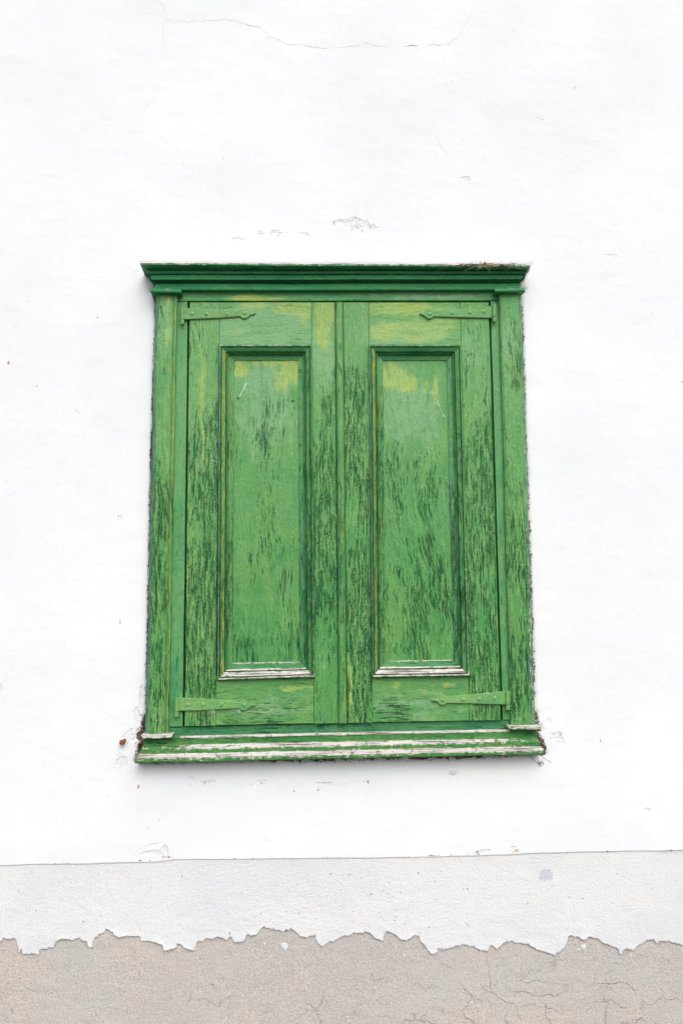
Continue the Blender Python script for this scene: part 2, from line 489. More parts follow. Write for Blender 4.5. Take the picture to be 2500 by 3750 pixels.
M_mould_v = paint('paint_moulding_upright', 'V', 55.9, 0.0, warp=0.008, base=(0.055, 0.260, 0.085), grainy=0.45, fade=0.15, streaky=[(1540, 2100, 900, 500, .5)])
M_cornice = paint('paint_cornice', 'H', 60.4, -0.06, warp=0.01, base=(0.022, 0.240, 0.085), grainy=0.15, fade=0.0)
M_head = paint('paint_head_rail', 'H', 63.1, -0.06, warp=0.01, base=(0.060, 0.290, 0.105), grainy=0.3, fade=0.15, yellow=[(905, 1090, 60, 12, .7), (1010, 1092, 40, 8, .5)], sage=[(1550, 1085, 200, 16, .6)])
M_foot = paint('paint_foot_rail', 'H', 66.1, 0.02, warp=0.01, base=(0.030, 0.190, 0.070), grainy=0.2)
M_sill = paint('paint_sill', 'H', 69.7, 0.0, warp=0.01, base=(0.042, 0.215, 0.050), grainy=0.25, fade=0.0)
M_metal_r = paint('paint_iron_rusty', 'H', 77.0, -0.12, warp=0.005, base=(0.135, 0.335, 0.105), grainy=0.3, dfine=-0.15, rust=0.75)
M_metal_y = paint('paint_iron', 'H', 73.0, -0.12, rust=0.25, warp=0.005, base=(0.115, 0.345, 0.105), grainy=0.2, dfine=-0.15,
                  yellow=[(800, 1140, 90, 14, .42)])


def plaster():
    N = NB('white_limewash')
    x, y, z = N.sep(N.pos)[0:3]
    dirt_shade = N.attr('dirt_shade'); rust = N.attr('rust'); chip = N.attr('chip'); cream = N.attr('cream')
    n1 = N.noise(N.pos, 2.2, 3, 0.5)
    col = N.mix(N.step(n1, 0.35, 0.65), (0.735, 0.748, 0.773), (0.776, 0.783, 0.798))
    wash = N.noise(N.comb(N.math('MULTIPLY', x, 7), 0, N.math('MULTIPLY', z, 22)), 1.0, 4, 0.6)
    col = N.mix(N.step(wash, 0.55, 0.75, 0, 0.5), col, (0.70, 0.707, 0.73))
    col = N.mix(N.step(N.math('ADD', cream, N.math('MULTIPLY', N.math('SUBTRACT', N.noise(N.pos, 45, 3), 0.5), 0.8)), 0.4, 0.8, 0, 0.7), col, (0.74, 0.68, 0.58))
    # sparse pinholes and fly specks
    vn = N.t.nodes.new('ShaderNodeTexVoronoi'); vn.inputs['Scale'].default_value = 26
    N._in(vn.inputs['Vector'], N.comb(x, 0, z))
    cr = N.sep(vn.outputs['Color'])
    size = N.step(cr[0], 0.55, 1.0, 0.0, 0.0019)
    spot = N.math('MULTIPLY', N.step(N.math('SUBTRACT', N.math('DIVIDE', vn.outputs['Distance'], 26.0), size), -0.0009, 0.0002, 1, 0), N.step(cr[1], 0.45, 0.5))
    col = N.mix(N.math('MULTIPLY', spot, N.step(cr[2], 0.0, 1.0, 0.25, 0.9)), col, N.mix(cr[1], (0.20, 0.13, 0.10), (0.16, 0.16, 0.17)))
    # scratches and nicks
    ni = N.noise(N.comb(N.math('MULTIPLY', x, 60), 0, N.math('MULTIPLY', z, 110)), 1.0, 3, 0.6)
    area = N.noise(N.vmath('ADD', N.pos, (5, 5, 5)), 4.5, 3, 0.6)
    nick = N.step(N.math('ADD', ni, N.math('MULTIPLY', N.math('SUBTRACT', area, 0.5), 0.35)), 0.71, 0.76)
    col = N.mix(N.math('MULTIPLY', nick, 0.6), col, (0.42, 0.40, 0.40))
    grit = N.noise(N.pos, 210, 4, 0.7)
    grit2 = N.noise(N.vmath('ADD', N.pos, (3, 1, 8)), 75, 3, 0.65)
    dv = N.math('ADD', dirt_shade, N.math('MULTIPLY', N.math('SUBTRACT', N.math('MULTIPLY_ADD', grit, 0.6, N.math('MULTIPLY', grit2, 0.4)), 0.5), 2.4))
    col = N.mix(N.step(dirt_shade, 0.05, 1.0, 0, 0.15), col, (0.50, 0.46, 0.42))
    col = N.mix(N.step(dv, 0.70, 0.95), col, N.mix(N.step(grit2, 0.42, 0.6), (0.045, 0.025, 0.02), (0.26, 0.19, 0.14)))
    col = N.mix(N.step(N.math('ADD', rust, N.math('MULTIPLY', N.math('SUBTRACT', grit, 0.5), 0.7)), 0.3, 0.75), col, (0.62, 0.27, 0.05))
    cv = N.math('ADD', chip, N.math('MULTIPLY', N.math('SUBTRACT', N.math('MULTIPLY_ADD', grit2, 0.5, N.math('MULTIPLY', N.noise(N.pos, 40, 4, 0.7), 0.5)), 0.5), 2.6))
    edge = N.math('MULTIPLY', N.step(cv, 0.40, 0.50), N.step(cv, 0.52, 0.62, 1, 0))
    col = N.mix(N.math('MULTIPLY', N.math('MULTIPLY', edge, N.step(grit, 0.50, 0.60)), 0.30), col, (0.20, 0.18, 0.17))
    col = N.mix(N.step(cv, 0.5, 0.7, 0, 0.25), col, (0.70, 0.69, 0.68))
    h = N.math('ADD', N.math('MULTIPLY', N.noise(N.pos, 30, 5, 0.6), 0.8), N.math('MULTIPLY', grit, N.math('MULTIPLY_ADD', chip, 1.6, 0.25)))
    h = N.math('ADD', h, N.math('MULTIPLY', wash, 0.5))
    h = N.math('ADD', h, N.math('MULTIPLY', spot, -1.0))
    h = N.math('ADD', h, N.math('MULTIPLY', N.step(cv, 0.40, 0.64), -1.0))
    return N.out(col, 0.9, N.bump(h, 0.0011), 0.15)


def band_paint():
    N = NB('whitewash_on_plinth')
    x, y, z = N.sep(N.pos)[0:3]
    n1 = N.noise(N.pos, 3, 3, 0.5)
    col = N.mix(N.step(n1, 0.35, 0.65), (0.680, 0.690, 0.712), (0.725, 0.727, 0.730))
    dirt_shade = N.attr('dirt_shade'); bluep = N.attr('bluep')
    grit = N.noise(N.pos, 190, 4, 0.65)
    # trowel sweeps: strokes turned by a slow swirl
    sw = N.noise(N.pos, 1.7, 1)
    ang = N.math('MULTIPLY', N.math('SUBTRACT', sw, 0.35), 2.6)
    ca = N.math('COSINE', ang); sa = N.math('SINE', ang)
    xr = N.math('ADD', N.math('MULTIPLY', x, ca), N.math('MULTIPLY', z, sa))
    zr = N.math('SUBTRACT', N.math('MULTIPLY', z, ca), N.math('MULTIPLY', x, sa))
    tro = N.noise(N.comb(N.math('MULTIPLY', xr, 42), 0, N.math('MULTIPLY', zr, 135)), 1.0, 3, 0.6)
    col = N.mix(N.step(tro, 0.35, 0.5, 0.10, 0), col, (0.55, 0.55, 0.56))
    # red and dark brick splashes, thick near the middle
    vn = N.t.nodes.new('ShaderNodeTexVoronoi'); vn.inputs['Scale'].default_value = 62
    N._in(vn.inputs['Vector'], N.comb(x, 0, z)); c = N.sep(vn.outputs['Color'])
    pc = P(1330, 3330)
    rr = N.vmath('LENGTH', N.comb(N.math('DIVIDE', N.math('SUBTRACT', x, float(pc[0])), 0.42), 0.0, N.math('DIVIDE', N.math('SUBTRACT', z, float(pc[2])), 0.17)))
    reg = N.step(rr, 0.2, 1.1, 1.0, 0.0)
    on = N.step(N.math('ADD', c[0], N.math('MULTIPLY', reg, 0.42)), 0.985, 1.0)
    spot = N.math('MULTIPLY', on, N.step(N.math('DIVIDE', vn.outputs['Distance'], 62.0), 0.0006, 0.0016, 1, 0))
    col = N.mix(N.math('MULTIPLY', spot, 0.8), col, N.mix(N.step(c[1], 0.4, 0.6), (0.40, 0.10, 0.06), (0.10, 0.06, 0.05)))
    col = N.mix(N.math('MULTIPLY', N.step(bluep, 0.25, 0.6), 0.75), col, (0.50, 0.53, 0.63))
    col = N.mix(N.step(dirt_shade, 0.05, 1.0, 0, 0.4), col, (0.52, 0.50, 0.47))
    dv = N.math('ADD', dirt_shade, N.math('MULTIPLY', N.math('SUBTRACT', grit, 0.5), 2.2))
    col = N.mix(N.step(dv, 0.85, 1.1), col, (0.12, 0.085, 0.06))
    h = N.math('ADD', N.math('MULTIPLY', grit, 1.0), N.math('MULTIPLY', tro, 0.45))
    h = N.math('ADD', h, N.math('MULTIPLY', N.noise(N.pos, 420, 2, 0.6), 0.5))
    return N.out(col, 0.85, N.bump(h, 0.0022), 0.15)


def bare_render():
    N = NB('sandy_render')
    x, y, z = N.sep(N.pos)[0:3]
    n1 = N.noise(N.pos, 4.5, 4, 0.6)
    col = N.mix(N.step(n1, 0.35, 0.65), (0.615, 0.542, 0.498), (0.570, 0.548, 0.525))
    n2 = N.noise(N.vmath('ADD', N.pos, (4, 4, 4)), 2.1, 3)
    col = N.mix(N.step(n2, 0.42, 0.65, 0, 0.55), col, (0.53, 0.505, 0.49))
    grain = N.noise(N.pos, 330, 4, 0.7)
    gr2 = N.noise(N.pos, 120, 3, 0.6)
    col = N.mix(N.step(grain, 0.36, 0.50, 0.62, 0), col, (0.27, 0.22, 0.19))
    col = N.mix(N.step(grain, 0.52, 0.66, 0, 0.5), col, (0.80, 0.76, 0.71))
    dirt_shade = N.attr('dirt_shade')
    col = N.mix(N.step(dirt_shade, 0.1, 1.0, 0, 0.55), col, (0.36, 0.29, 0.22))
    # web of settled cracks, stronger to the right and below
    wx = N.vmath('ADD', N.comb(x, 0, N.math('MULTIPLY', z, 1.35)), N.vmath('SCALE', N.comb(N.noise(N.pos, 14, 4, 0.6), 0, N.noise(N.vmath('ADD', N.pos, (9, 0, 3)), 14, 4, 0.6)), None))
    wx.node.inputs[1].links[0].from_node.inputs['Scale'].default_value = 0.10
    e = N.voro(wx, 6.5, 'DISTANCE_TO_EDGE')
    reg = N.noise(N.vmath('ADD', N.pos, (2, 0, 6)), 6.0, 2)
    rx = N.step(x, -0.6, 0.5, -0.10, 0.05)
    rz = N.step(z, 0.40, 0.66, 0.04, -0.16)
    m = N.step(N.math('ADD', reg, N.math('ADD', rx, rz)), 0.44, 0.54)
    ck = N.math('MULTIPLY', N.step(e, 0.004, 0.013, 1, 0), m)
    col = N.mix(N.math('MULTIPLY', ck, 0.22), col, (0.17, 0.13, 0.105))
    sp = N.step(N.noise(N.vmath('ADD', N.pos, (8, 8, 8)), 60, 2, 0.5), 0.76, 0.79)
    col = N.mix(N.math('MULTIPLY', sp, 0.6), col, (0.14, 0.11, 0.09))
    h = N.math('ADD', N.math('MULTIPLY', grain, 2.2), N.math('MULTIPLY', gr2, 1.5))
    h = N.math('ADD', h, N.math('MULTIPLY', ck, -1.3))
    return N.out(col, 0.95, N.bump(h, 0.0016), 0.1)


def simple(name, c1, c2, scale=60, rough=0.9, bump=0.001, spec=0.2):
    N = NB(name)
    a = N.noise(N.pos, scale, 4, 0.65)
    col = N.mix(N.step(a, 0.38, 0.62), c1, c2)
    return N.out(col, rough, N.bump(a, bump), spec)


M_plaster, M_band, M_bare = plaster(), band_paint(), bare_render()
M_mortar = simple('crumbly_mortar', (0.07, 0.045, 0.035), (0.30, 0.22, 0.16), 130, 0.95, 0.004)
M_crumb = simple('brown_crumbs', (0.035, 0.018, 0.014), (0.17, 0.10, 0.075), 220, 0.95, 0.001)
M_crack = simple('crack_shadow', (0.40, 0.37, 0.36), (0.74, 0.735, 0.73), 50, 1.0, 0.0005)
M_crack_d = simple('crack_dark', (0.11, 0.08, 0.065), (0.27, 0.22, 0.18), 45, 1.0, 0.0005)
M_dark = simple('void_black', (0.012, 0.010, 0.008), (0.03, 0.022, 0.016), 30, 0.95)
M_rust = simple('rusty_iron', (0.10, 0.03, 0.015), (0.42, 0.17, 0.05), 160, 0.9, 0.001)
M_straw = simple('dry_straw', (0.30, 0.22, 0.13), (0.62, 0.55, 0.42), 90, 0.85)
M_twig = simple('dark_twig', (0.05, 0.03, 0.022), (0.16, 0.10, 0.07), 90, 0.9)
M_brick = simple('brick_red', (0.30, 0.07, 0.04), (0.45, 0.14, 0.09), 200, 0.9)
M_orange = simple('rust_orange', (0.50, 0.20, 0.05), (0.72, 0.42, 0.16), 200, 0.9)
M_web = simple('cobweb_lint', (0.45, 0.45, 0.40), (0.65, 0.66, 0.58), 90, 0.9)
M_white = simple('white_paint_smear', (0.62, 0.64, 0.65), (0.85, 0.86, 0.86), 300, 0.7, 0.0005)
M_nail = simple('painted_nail', (0.04, 0.15, 0.06), (0.10, 0.24, 0.09), 400, 0.5, 0.0005)
M_rivet = simple('painted_rivet', (0.10, 0.30, 0.09), (0.17, 0.42, 0.14), 300, 0.45, 0.0004, 0.5)
M_ground = simple('street_asphalt', (0.045, 0.045, 0.045), (0.085, 0.082, 0.078), 40, 0.9, 0.003)
M_pave = simple('paving_concrete', (0.12, 0.115, 0.11), (0.18, 0.175, 0.165), 25, 0.9, 0.002)
M_kerb = simple('kerb_stone', (0.24, 0.235, 0.225), (0.33, 0.32, 0.31), 50, 0.9, 0.002)


# ------------------------------------------------------------------ ground
def plane(name, x0, x1, y0, y1, z, mat, kind='structure'):
    o = mesh_obj(name, [(x0, y0, z), (x1, y0, z), (x1, y1, z), (x0, y1, z)], [(0, 1, 2, 3)], mat, smooth=False, face_front=False)
    return tag(o, kind=kind)


plane('street_ground', -150, 150, -150, 150, -0.125, M_ground)
pv = plane('pavement', -12, 12, -1.7, 0.05, 0.0, M_pave)
kv = [(-12, -1.85, -0.14), (12, -1.85, -0.14), (12, -1.7, -0.14), (-12, -1.7, -0.14),
      (-12, -1.85, 0.002), (12, -1.85, 0.002), (12, -1.7, 0.002), (-12, -1.7, 0.002)]
kb = mesh_obj('kerb', kv, [(0, 1, 5, 4), (1, 2, 6, 5), (2, 3, 7, 6), (3, 0, 4, 7), (4, 5, 6, 7)], M_kerb, smooth=False, face_front=False)
tag(kb, kind='structure')

# ------------------------------------------------------------------ house wall
wall = empty('house_wall', (0, 0, 0))
tag(wall, kind='thing')
tag(wall, 'whitewashed plaster house wall with flaking grey-beige plinth around the green shutters', 'wall')

STEP = [(-3000, 3196), (0, 3169), (560, 3158), (638, 3148), (1250, 3143), (1500, 3140), (1760, 3135), (1967, 3124), (2500, 3113), (5500, 3080)]
stp = Pa([a for a, b in STEP], [b for a, b in STEP], 0.0)


def z_step(x): return np.interp(x, stp[:, 0], stp[:, 2]) + 0.0015 * fbm(x * 14, x * 0, 40, 3)


def wall_h(x, z):
    """how far the limewashed plaster stands out, metres"""
    return 0.0026 * fbm(x * 2.6, z * 2.6, 50, 3) + 0.0005 * fbm(x * 16, z * 22, 60, 3)


# outline of the window against the plaster
OUT = [(516, 963), (1942, 969), (1925, 990), (1914, 1008), (1912, 1022), (1903, 1034), (1904, 1054), (1921, 1058), (1918, 1070), (1907, 1076),
       (1927, 1700), (1959, 2656), (1977, 2660), (1975, 2672), (1963, 2676), (1966, 2704), (1978, 2722), (1993, 2750), (1992, 2759),
       (498, 2793), (496, 2786), (509, 2763), (513, 2745), (526, 2728), (527, 2708), (515, 2700), (516, 2690), (534, 2686),
       (553, 1700), (570, 1078), (551, 1070), (550, 1061), (568, 1059), (567, 1037), (555, 1024), (552, 1007), (541, 1000), (539, 985)]


def poly_sd(px, py, poly):
    """signed distance in photo pixels, positive outside"""
    d = np.full(px.shape, 1e9); ins = np.zeros(px.shape, bool)
    n = len(poly)
    for i in range(n):
        ax, ay = poly[i]; bx, by = poly[(i + 1) % n]
        ex, ey = bx - ax, by - ay
        t = np.clip(((px - ax) * ex + (py - ay) * ey) / (ex * ex + ey * ey), 0, 1)
        d = np.minimum(d, np.hypot(px - ax - t * ex, py - ay - t * ey))
        c = ((ay > py) != (by > py)) & (px < (bx - ax) * (py - ay) / (by - ay + 1e-12) + ax)
        ins ^= c
    return np.where(ins, -d, d)


def axis(lo, hi, fine_lo, fine_hi, step, dense=()):
    a = list(np.arange(fine_lo, fine_hi, step))
    s = step
    v = fine_lo
    while v > lo:
        s *= 1.35; v -= s; a.append(max(v, lo))
    s = step; v = a and fine_hi
    while v < hi:
        a.append(min(v, hi)); s *= 1.35; v += s
    a.append(hi)
    for (d0, d1, st) in dense: a += list(np.arange(d0, d1, st))
    a = np.unique(np.round(np.array(a), 5))
    keep = [a[0]]
    for q in a[1:]:
        if q - keep[-1] > 0.0010: keep.append(q)
    return np.array(keep)


xl = P(0, 1875)[0] - 0.25; xr_ = P(2500, 1875)[0] + 0.25
zt = P(1250, 0)[2] + 0.2
zb = float(stp[3, 2])
X1 = axis(-6, 6, xl, xr_, 0.0046, [(P(490, 2790)[0], P(580, 1000)[0], 0.002), (P(1895, 1000)[0], P(2000, 2700)[0], 0.002)])
Z1 = axis(zb, 6.0, zb, zt, 0.0046, [(zb, zb + .02, .002), (P(1250, 2830)[2], P(1250, 2660)[2], 0.002), (P(1250, 1080)[2], P(1250, 940)[2], 0.002)])
X, Z = np.meshgrid(X1, Z1)
# bottom edge follows the step line
Z = Z + (z_step(X) - zb) * np.clip(1 - (Z - zb) / 0.25, 0, 1)
hgt = wall_h(X, Z)
PX, PY = to_px(X, 0 * X, Z)
sd_out = poly_sd(PX, PY, OUT)
rag = fbm(PX * 0.05, PY * 0.05, 70, 4, 0.6)
gap = 0.6 + 1.8 * np.clip(rag + 0.25, 0, 1)
left = (PX < 560) & (PY > 1080)
gap = np.where(left, 2.0 + 5 * np.clip(rag + 0.15, 0, 1), gap)
gap = np.where(left & (PY > 2520), 2.0 + 20 * np.clip((PY - 2590) / 70, 0, 1) * np.clip(1.15 - (PY - 2640) / 140, 0.25, 1) * (0.75 + 0.6 * rag), gap)
right = (PX > 1880) & (PY > 1000)
gap = np.where(right, 2.0 + 6 * np.clip(rag + 0.1, 0, 1), gap)
gap = np.where(right & (PY > 2600), 4 + 9 * np.clip(rag + 0.4, 0, 1), gap)
under = (PY > 2760) & (PX > 520) & (PX < 1960)
gap = np.where(under, 3 + 16 * np.clip(rag + 0.35, 0, 1) * np.clip((PX - 820) / 250, 0.15, 1) * np.clip((1920 - PX) / 200, 0.2, 1) + 8 * np.exp(-((PX - 1640) / 70) ** 2) * (0.7 + rag), gap)
open_ = sd_out < gap
# plaster thins and rounds over towards the joint
hgt = hgt - 0.004 * np.exp(-np.clip(sd_out - gap, 0, 99) / 5.0)
dirt_shade = 0.62 * np.exp(-np.clip(sd_out - gap, 0, 200) / 4.5)
und2 = (PY > 2750) & (PX > 480) & (PX < 2010)
dirt_shade = np.maximum(dirt_shade, np.where(und2, 0.62 * np.exp(-np.clip(sd_out - gap, 0, 200) / 14), 0))
dirt_shade = np.maximum(dirt_shade, 0.35 * np.exp(-np.clip(sd_out, 0, 200) / 14) * ((PY > 960) & (PY < 1060)))  # dirt beside the cornice, with its soft shadow put into the colour
lowright = ((PX > 1950) & (PY > 2600) & (PY < 2820))
dirt_shade = np.maximum(dirt_shade, np.where(lowright, 0.50 * np.exp(-np.clip(sd_out, 0, 300) / 30), 0))
chip = np.zeros_like(X); rust = np.zeros_like(X); cream = np.zeros_like(X)


def blob(cx, cy, rx, ry, wgt=1.0, nz=0.25):
    r = np.hypot((PX - cx) / rx, (PY - cy) / ry) + nz * rag
    return wgt * np.clip(1.25 - r - 0.35 * rag2, 0, 1)


rag2 = fbm(PX * 0.13, PY * 0.13, 74, 3, 0.6)
for c in [(1300, 822, 62, 26), (1255, 812, 34, 12), (1365, 832, 26, 14), (1010, 853, 26, 12), (955, 850, 12, 10), (1110, 858, 22, 8), (870, 880, 26, 12),
          (558, 3126, 60, 14), (603, 3112, 20, 20), (520, 2560, 14, 60), (505, 2625, 16, 40), (470, 2700, 26, 36), (445, 2790, 26, 30), (1190, 2870, 36, 9),
          (760, 2865, 36, 8), (960, 2862, 22, 8), (2040, 2700, 30, 26), (2010, 2640, 12, 14), (2230, 935, 34, 6), (1700, 655, 20, 14), (1655, 2835, 26, 14),
          (1770, 3118, 30, 9), (1335, 2865, 18, 7), (700, 2850, 16, 6), (2370, 2965, 16, 8), (0, 2520, 14, 22), (437, 1900, 10, 18), (1880, 3110, 20, 12)]:
    chip = np.maximum(chip, blob(*c))
for c in [(1222, 815, 8, 9, .9), (953, 853, 8, 7, .8), (1129, 853, 9, 6, .8), (1020, 862, 6, 4, .6), (1165, 2893, 9, 7, .9), (1078, 2897, 10, 4, .8), (960, 2868, 9, 5, .8), (918, 2872, 6, 4, .7),
          (748, 2868, 7, 6, .6), (1655, 2833, 12, 9, .75), (1348, 2865, 7, 8, .8), (440, 2278, 6, 10, .75), (286 * 1.594, 3000 / 1.594 * 1.0, 1, 1, 0),
          (600, 3138, 12, 4, 1), (620, 3139, 12, 4, 1), (515, 3150, 10, 5, .8), (455, 3085, 4, 3, .0), (862, 3144, 10, 3, 1), (925, 3141, 6, 5, .9), (205, 3163, 5, 3, .9),
          (1588, 3133, 26, 3.2, 1), (1655, 3132, 8, 3, .9), (1748, 3120, 14, 7, .85), (1735, 3128, 30, 6, .6), (2223, 3118, 6, 6, .8), (1885, 3120, 8, 8, .6), (1710, 3127, 5, 3, .8),
          (1985, 2795, 10, 8, .9), (2105, 322, 5, 8, .85), (1513, 166, 12, 3, .8), (1570, 165, 7, 2, .7), (2497, 1398, 6, 6, .9), (498, 1010, 8, 8, .5), (2060, 2710, 8, 5, .7),
          (283, 1505, 8, 7, .45), (60, 1195, 10, 9, .25), (505, 2895, 4, 14, .5), (508, 2885, 5, 9, .6), (300, 605, 4, 3, .8), (346, 608, 5, 3, .8), (1885, 2850, 5, 5, .5), (2050, 2690, 6, 10, .5)]:
    dirt_shade = np.maximum(dirt_shade, blob(*c[:4], c[4], 0.35))
for c in [(33, 1328, 7, 8, .8), (136, 1413, 5, 5, .7), (508, 2882, 5, 10, .8), (1888, 3114, 9, 8, .8), (2196, 2712, 5, 8, .55), (360, 1162, 4, 3, .8), (250, 3162, 5, 4, .6), (1560, 165, 4, 2, .4)]:
    rust = np.maximum(rust, blob(*c[:4], c[4], 0.2))
for c in [(975, 3078, 38, 20, .8), (1650, 3125, 120, 10, .5), (700, 3150, 500, 7, .45), (1400, 3133, 500, 8, .5), (1080, 740, 60, 30, .3), (310, 3153, 120, 7, .4), (1985, 2680, 30, 80, .35), (560, 1035, 16, 14, .5)]:
    cream = np.maximum(cream, blob(*c[:4], c[4], 0.5))
chip = np.where(sd_out < -5, 0, chip)
hgt = hgt * np.clip((Z - z_step(X)) / 0.06 + 0.12, 0.12, 1)
hgt = hgt - 0.0010 * np.clip(chip * 2.2 - 0.8, 0, 1) + 0.0006 * chip * rag
keep = ~(open_[:-1, :-1] & open_[1:, 1:] & open_[1:, :-1] & open_[:-1, 1:])
Yw = -hgt
# bottom edge turns back under the overhang
Xe = np.vstack([X[:1], X[:1], X]); Ze = np.vstack([Z[:1] + 0.001, Z[:1] - 0.0005, Z]); Ye = np.vstack([Yw[:1] * 0 + 0.06, Yw[:1] + 0.0035, Yw])
ke = np.vstack([np.ones((2, keep.shape[1]), bool), keep])
pad = lambda a, v=None: np.vstack([a[:1] if v is None else a[:1] * 0 + v, a[:1] if v is None else a[:1] * 0 + v, a])
grid_obj('upper_plaster', Xe, Ye, Ze, ke, M_plaster, wall, dict(dirt_shade=pad(dirt_shade), rust=pad(rust), chip=pad(chip), cream=pad(cream)))

# flaking whitewash on the plinth, 3 mm thick, with its torn lower edge
JL = [(0,630),(15,608),(80,612),(92,655),(88.5,692),(110,685),(175,685),(185,660),(250,655),(256,625),(290,615),(340,618),(370,610),(400,625),(405,648),(418,655),(432,640),(440,605),(470,590),(485,567),(500,568),(520,580),(535,602),(570,598),(635,603),(648,620),(690,625),(730,630),(745,640),(748,668),(775,673),(785,660),(805,655),(815,637),(850,655),(890,668),(902,635),(915,625),(935,627),(945,610),(975,615),(990,608),(1030,612),(1045,627),(1060,605),(1075,628),(1100,632),(1118,620),(1125,600),(1140,590),(1150,597),(1175,597),(1190,575),(1215,558),(1240,567),(1280,570),(1295,582),(1315,567),(1345,570),(1365,585),(1375,600),(1400,605),(1445,598),(1458,640),(1480,648),(1500,632),(1530,625),(1568,607)]
JR = [(35,597),(55,583),(95,587),(110,577),(130,585),(145,600),(180,622),(192,618),(195,585),(215,578),(232,590),(250,592),(265,612),(290,625),(305,615),(325,602),(350,598),(365,625),(380,640),(395,672),(430,683),(440,655),(480,662),(520,645),(575,640),(590,650),(615,652),(640,668),(670,665),(682,645),(715,655),(740,640),(755,618),(805,630),(850,638),(880,652),(920,668),(975,692),(1010,665),(1030,640),(1045,595),(1065,605),(1110,613),(1150,600),(1180,615),(1210,640),(1260,655),(1280,688),(1300,668),(1345,658),(1370,640),(1400,618),(1420,613),(1435,620),(1445,645),(1455,625),(1490,622),(1530,635),(1568,640)]
K = 1250 / 1568
J = [(a * K, 2950 + b * K) for a, b in JL] + [(1250 + a * K, 2950 + b * K) for a, b in JR]
J.sort()
jp = Pa([a for a, b in J], [b for a, b in J], -0.0026)
Xb = axis(-6, 6, xl, xr_, 0.0019)
zj = np.interp(Xb, jp[:, 0], jp[:, 2])
outl = np.clip((jp[0, 0] - Xb) / 0.1, 0, 1) + np.clip((Xb - jp[-1, 0]) / 0.1, 0, 1)
zj = zj + outl * 0.03 * fbm(Xb * 5, Xb * 0, 80, 4, 0.6)
zj = zj + 0.0042 * fbm(Xb * 55, Xb * 0 + 3, 81, 4, 0.62) + 0.003 * vnoise(Xb * 210, Xb * 0, 83)
T = np.linspace(0, 1, 56) ** 1.25
ztop = z_step(Xb) + 0.012
Zb = zj[None] * (1 - T[:, None]) + ztop[None] * T[:, None]
XB = np.repeat(Xb[None], len(T), 0)
XB = XB + (1 - T[:, None]) ** 6 * 0.0045 * vnoise(XB * 130, Zb * 130, 84)


def band_h(x, z): return 0.0022 * fbm(x * 3, z * 3, 90, 3) + 0.0010 * fbm(x * 30, z * 44, 95, 3)


hb = band_h(XB, Zb) * (1 - T[:, None] ** 5) * (1 - 0.5 * T[:, None]) - 0.0006 * (T[:, None] < 0.004)
YB = 0.0026 - 0.0012 * T[:, None] ** 6 - hb - 0.0028 * np.exp(-T[:, None] / 0.035) * np.clip(vnoise(XB * 38, XB * 0, 87) + 0.2, 0, 1)
PXb, PYb = to_px(XB, 0.0026 + 0 * XB, Zb)
ragb = fbm(PXb * 0.05, PYb * 0.05, 71, 4, 0.6)


def blobb(cx, cy, rx, ry, wgt, nz=0.3):
    return wgt * np.clip(1.25 - np.hypot((PXb - cx) / rx, (PYb - cy) / ry) - nz * ragb, 0, 1)


bl_ = np.where((PXb > 1965) & (PXb < 2026) & (PYb > 3183) & (PYb < 3224), 1.0, 0) * np.clip(1 - ((PXb - 1998) / 34) ** 2 - np.clip((3205 - PYb) / 30, 0, 1) ** 2 + 0.25 * ragb, 0, 1)
db = np.maximum.reduce([blobb(*c) for c in [(860, 3150, 70, 22, .35), (1760, 3150, 60, 30, .35), (1590, 3142, 40, 14, .6), (600, 3150, 60, 16, .4), (2440, 3120, 60, 10, .8),
                                             (2000, 3128, 120, 8, .5), (505, 3313, 5, 8, 0.6), (1262, 3400, 8, 9, .7), (842, 3418, 5, 8, .7), (504, 3310, 3, 6, .8),
                                             (2100, 3358, 5, 5, .8), (1650, 3435, 3, 10, .5), (700, 3135, 900, 16, .22), (2000, 3110, 700, 18, .22)]])  # last two wide strips: shade under the step put into the colour
thick = 0.0038
Xq = np.vstack([XB[:1], XB]); Zq = np.vstack([Zb[:1], Zb]); Yq = np.vstack([YB[:1] + thick + 0.004, YB])
g = lambda a: np.vstack([a[:1], a])
grid_obj('flaking_whitewash', Xq, Yq, Zq, np.ones((Xq.shape[0] - 1, Xq.shape[1] - 1), bool), M_band, wall, dict(dirt_shade=g(db), bluep=g(bl_)))

# bare render below
Zr1 = axis(-0.1, 0.86, P(1250, 3750)[2] - 0.15, 0.8, 0.0055)
Xr1 = axis(-6, 6, xl, xr_, 0.0055)
XR, ZR = np.meshgrid(Xr1, Zr1)


def bare_y(x, z): return 0.0026 + thick - band_h(x, z) - 0.0009 * fbm(x * 34, z * 34, 99, 3)


YR = bare_y(XR, ZR)
PXr, PYr = to_px(XR, YR, ZR)
zjr = np.interp(XR, Xb, zj)
dr = 0.45 * np.exp(-np.clip(zjr - ZR, 0, 1) / 0.016) * np.clip(0.4 + fbm(XR * 7, ZR * 7, 105, 3) * 1.4, 0, 1)
for (cx, cy, rx, ry, wgt) in [(2027, 3530, 14, 26, 1.0), (48, 3700, 10, 20, .9), (2350, 3680, 14, 22, .8), (1620, 3700, 16, 14, .8), (2173, 3650, 10, 10, .6), (1460, 3700, 8, 8, .6)]:
    dr = np.maximum(dr, wgt * np.clip(1.2 - np.hypot((PXr - cx) / rx, (PYr - cy) / ry), 0, 1))
grid_obj('bare_render', XR, YR, ZR, np.ones((XR.shape[0] - 1, XR.shape[1] - 1), bool), M_bare, wall, dict(dirt_shade=dr))


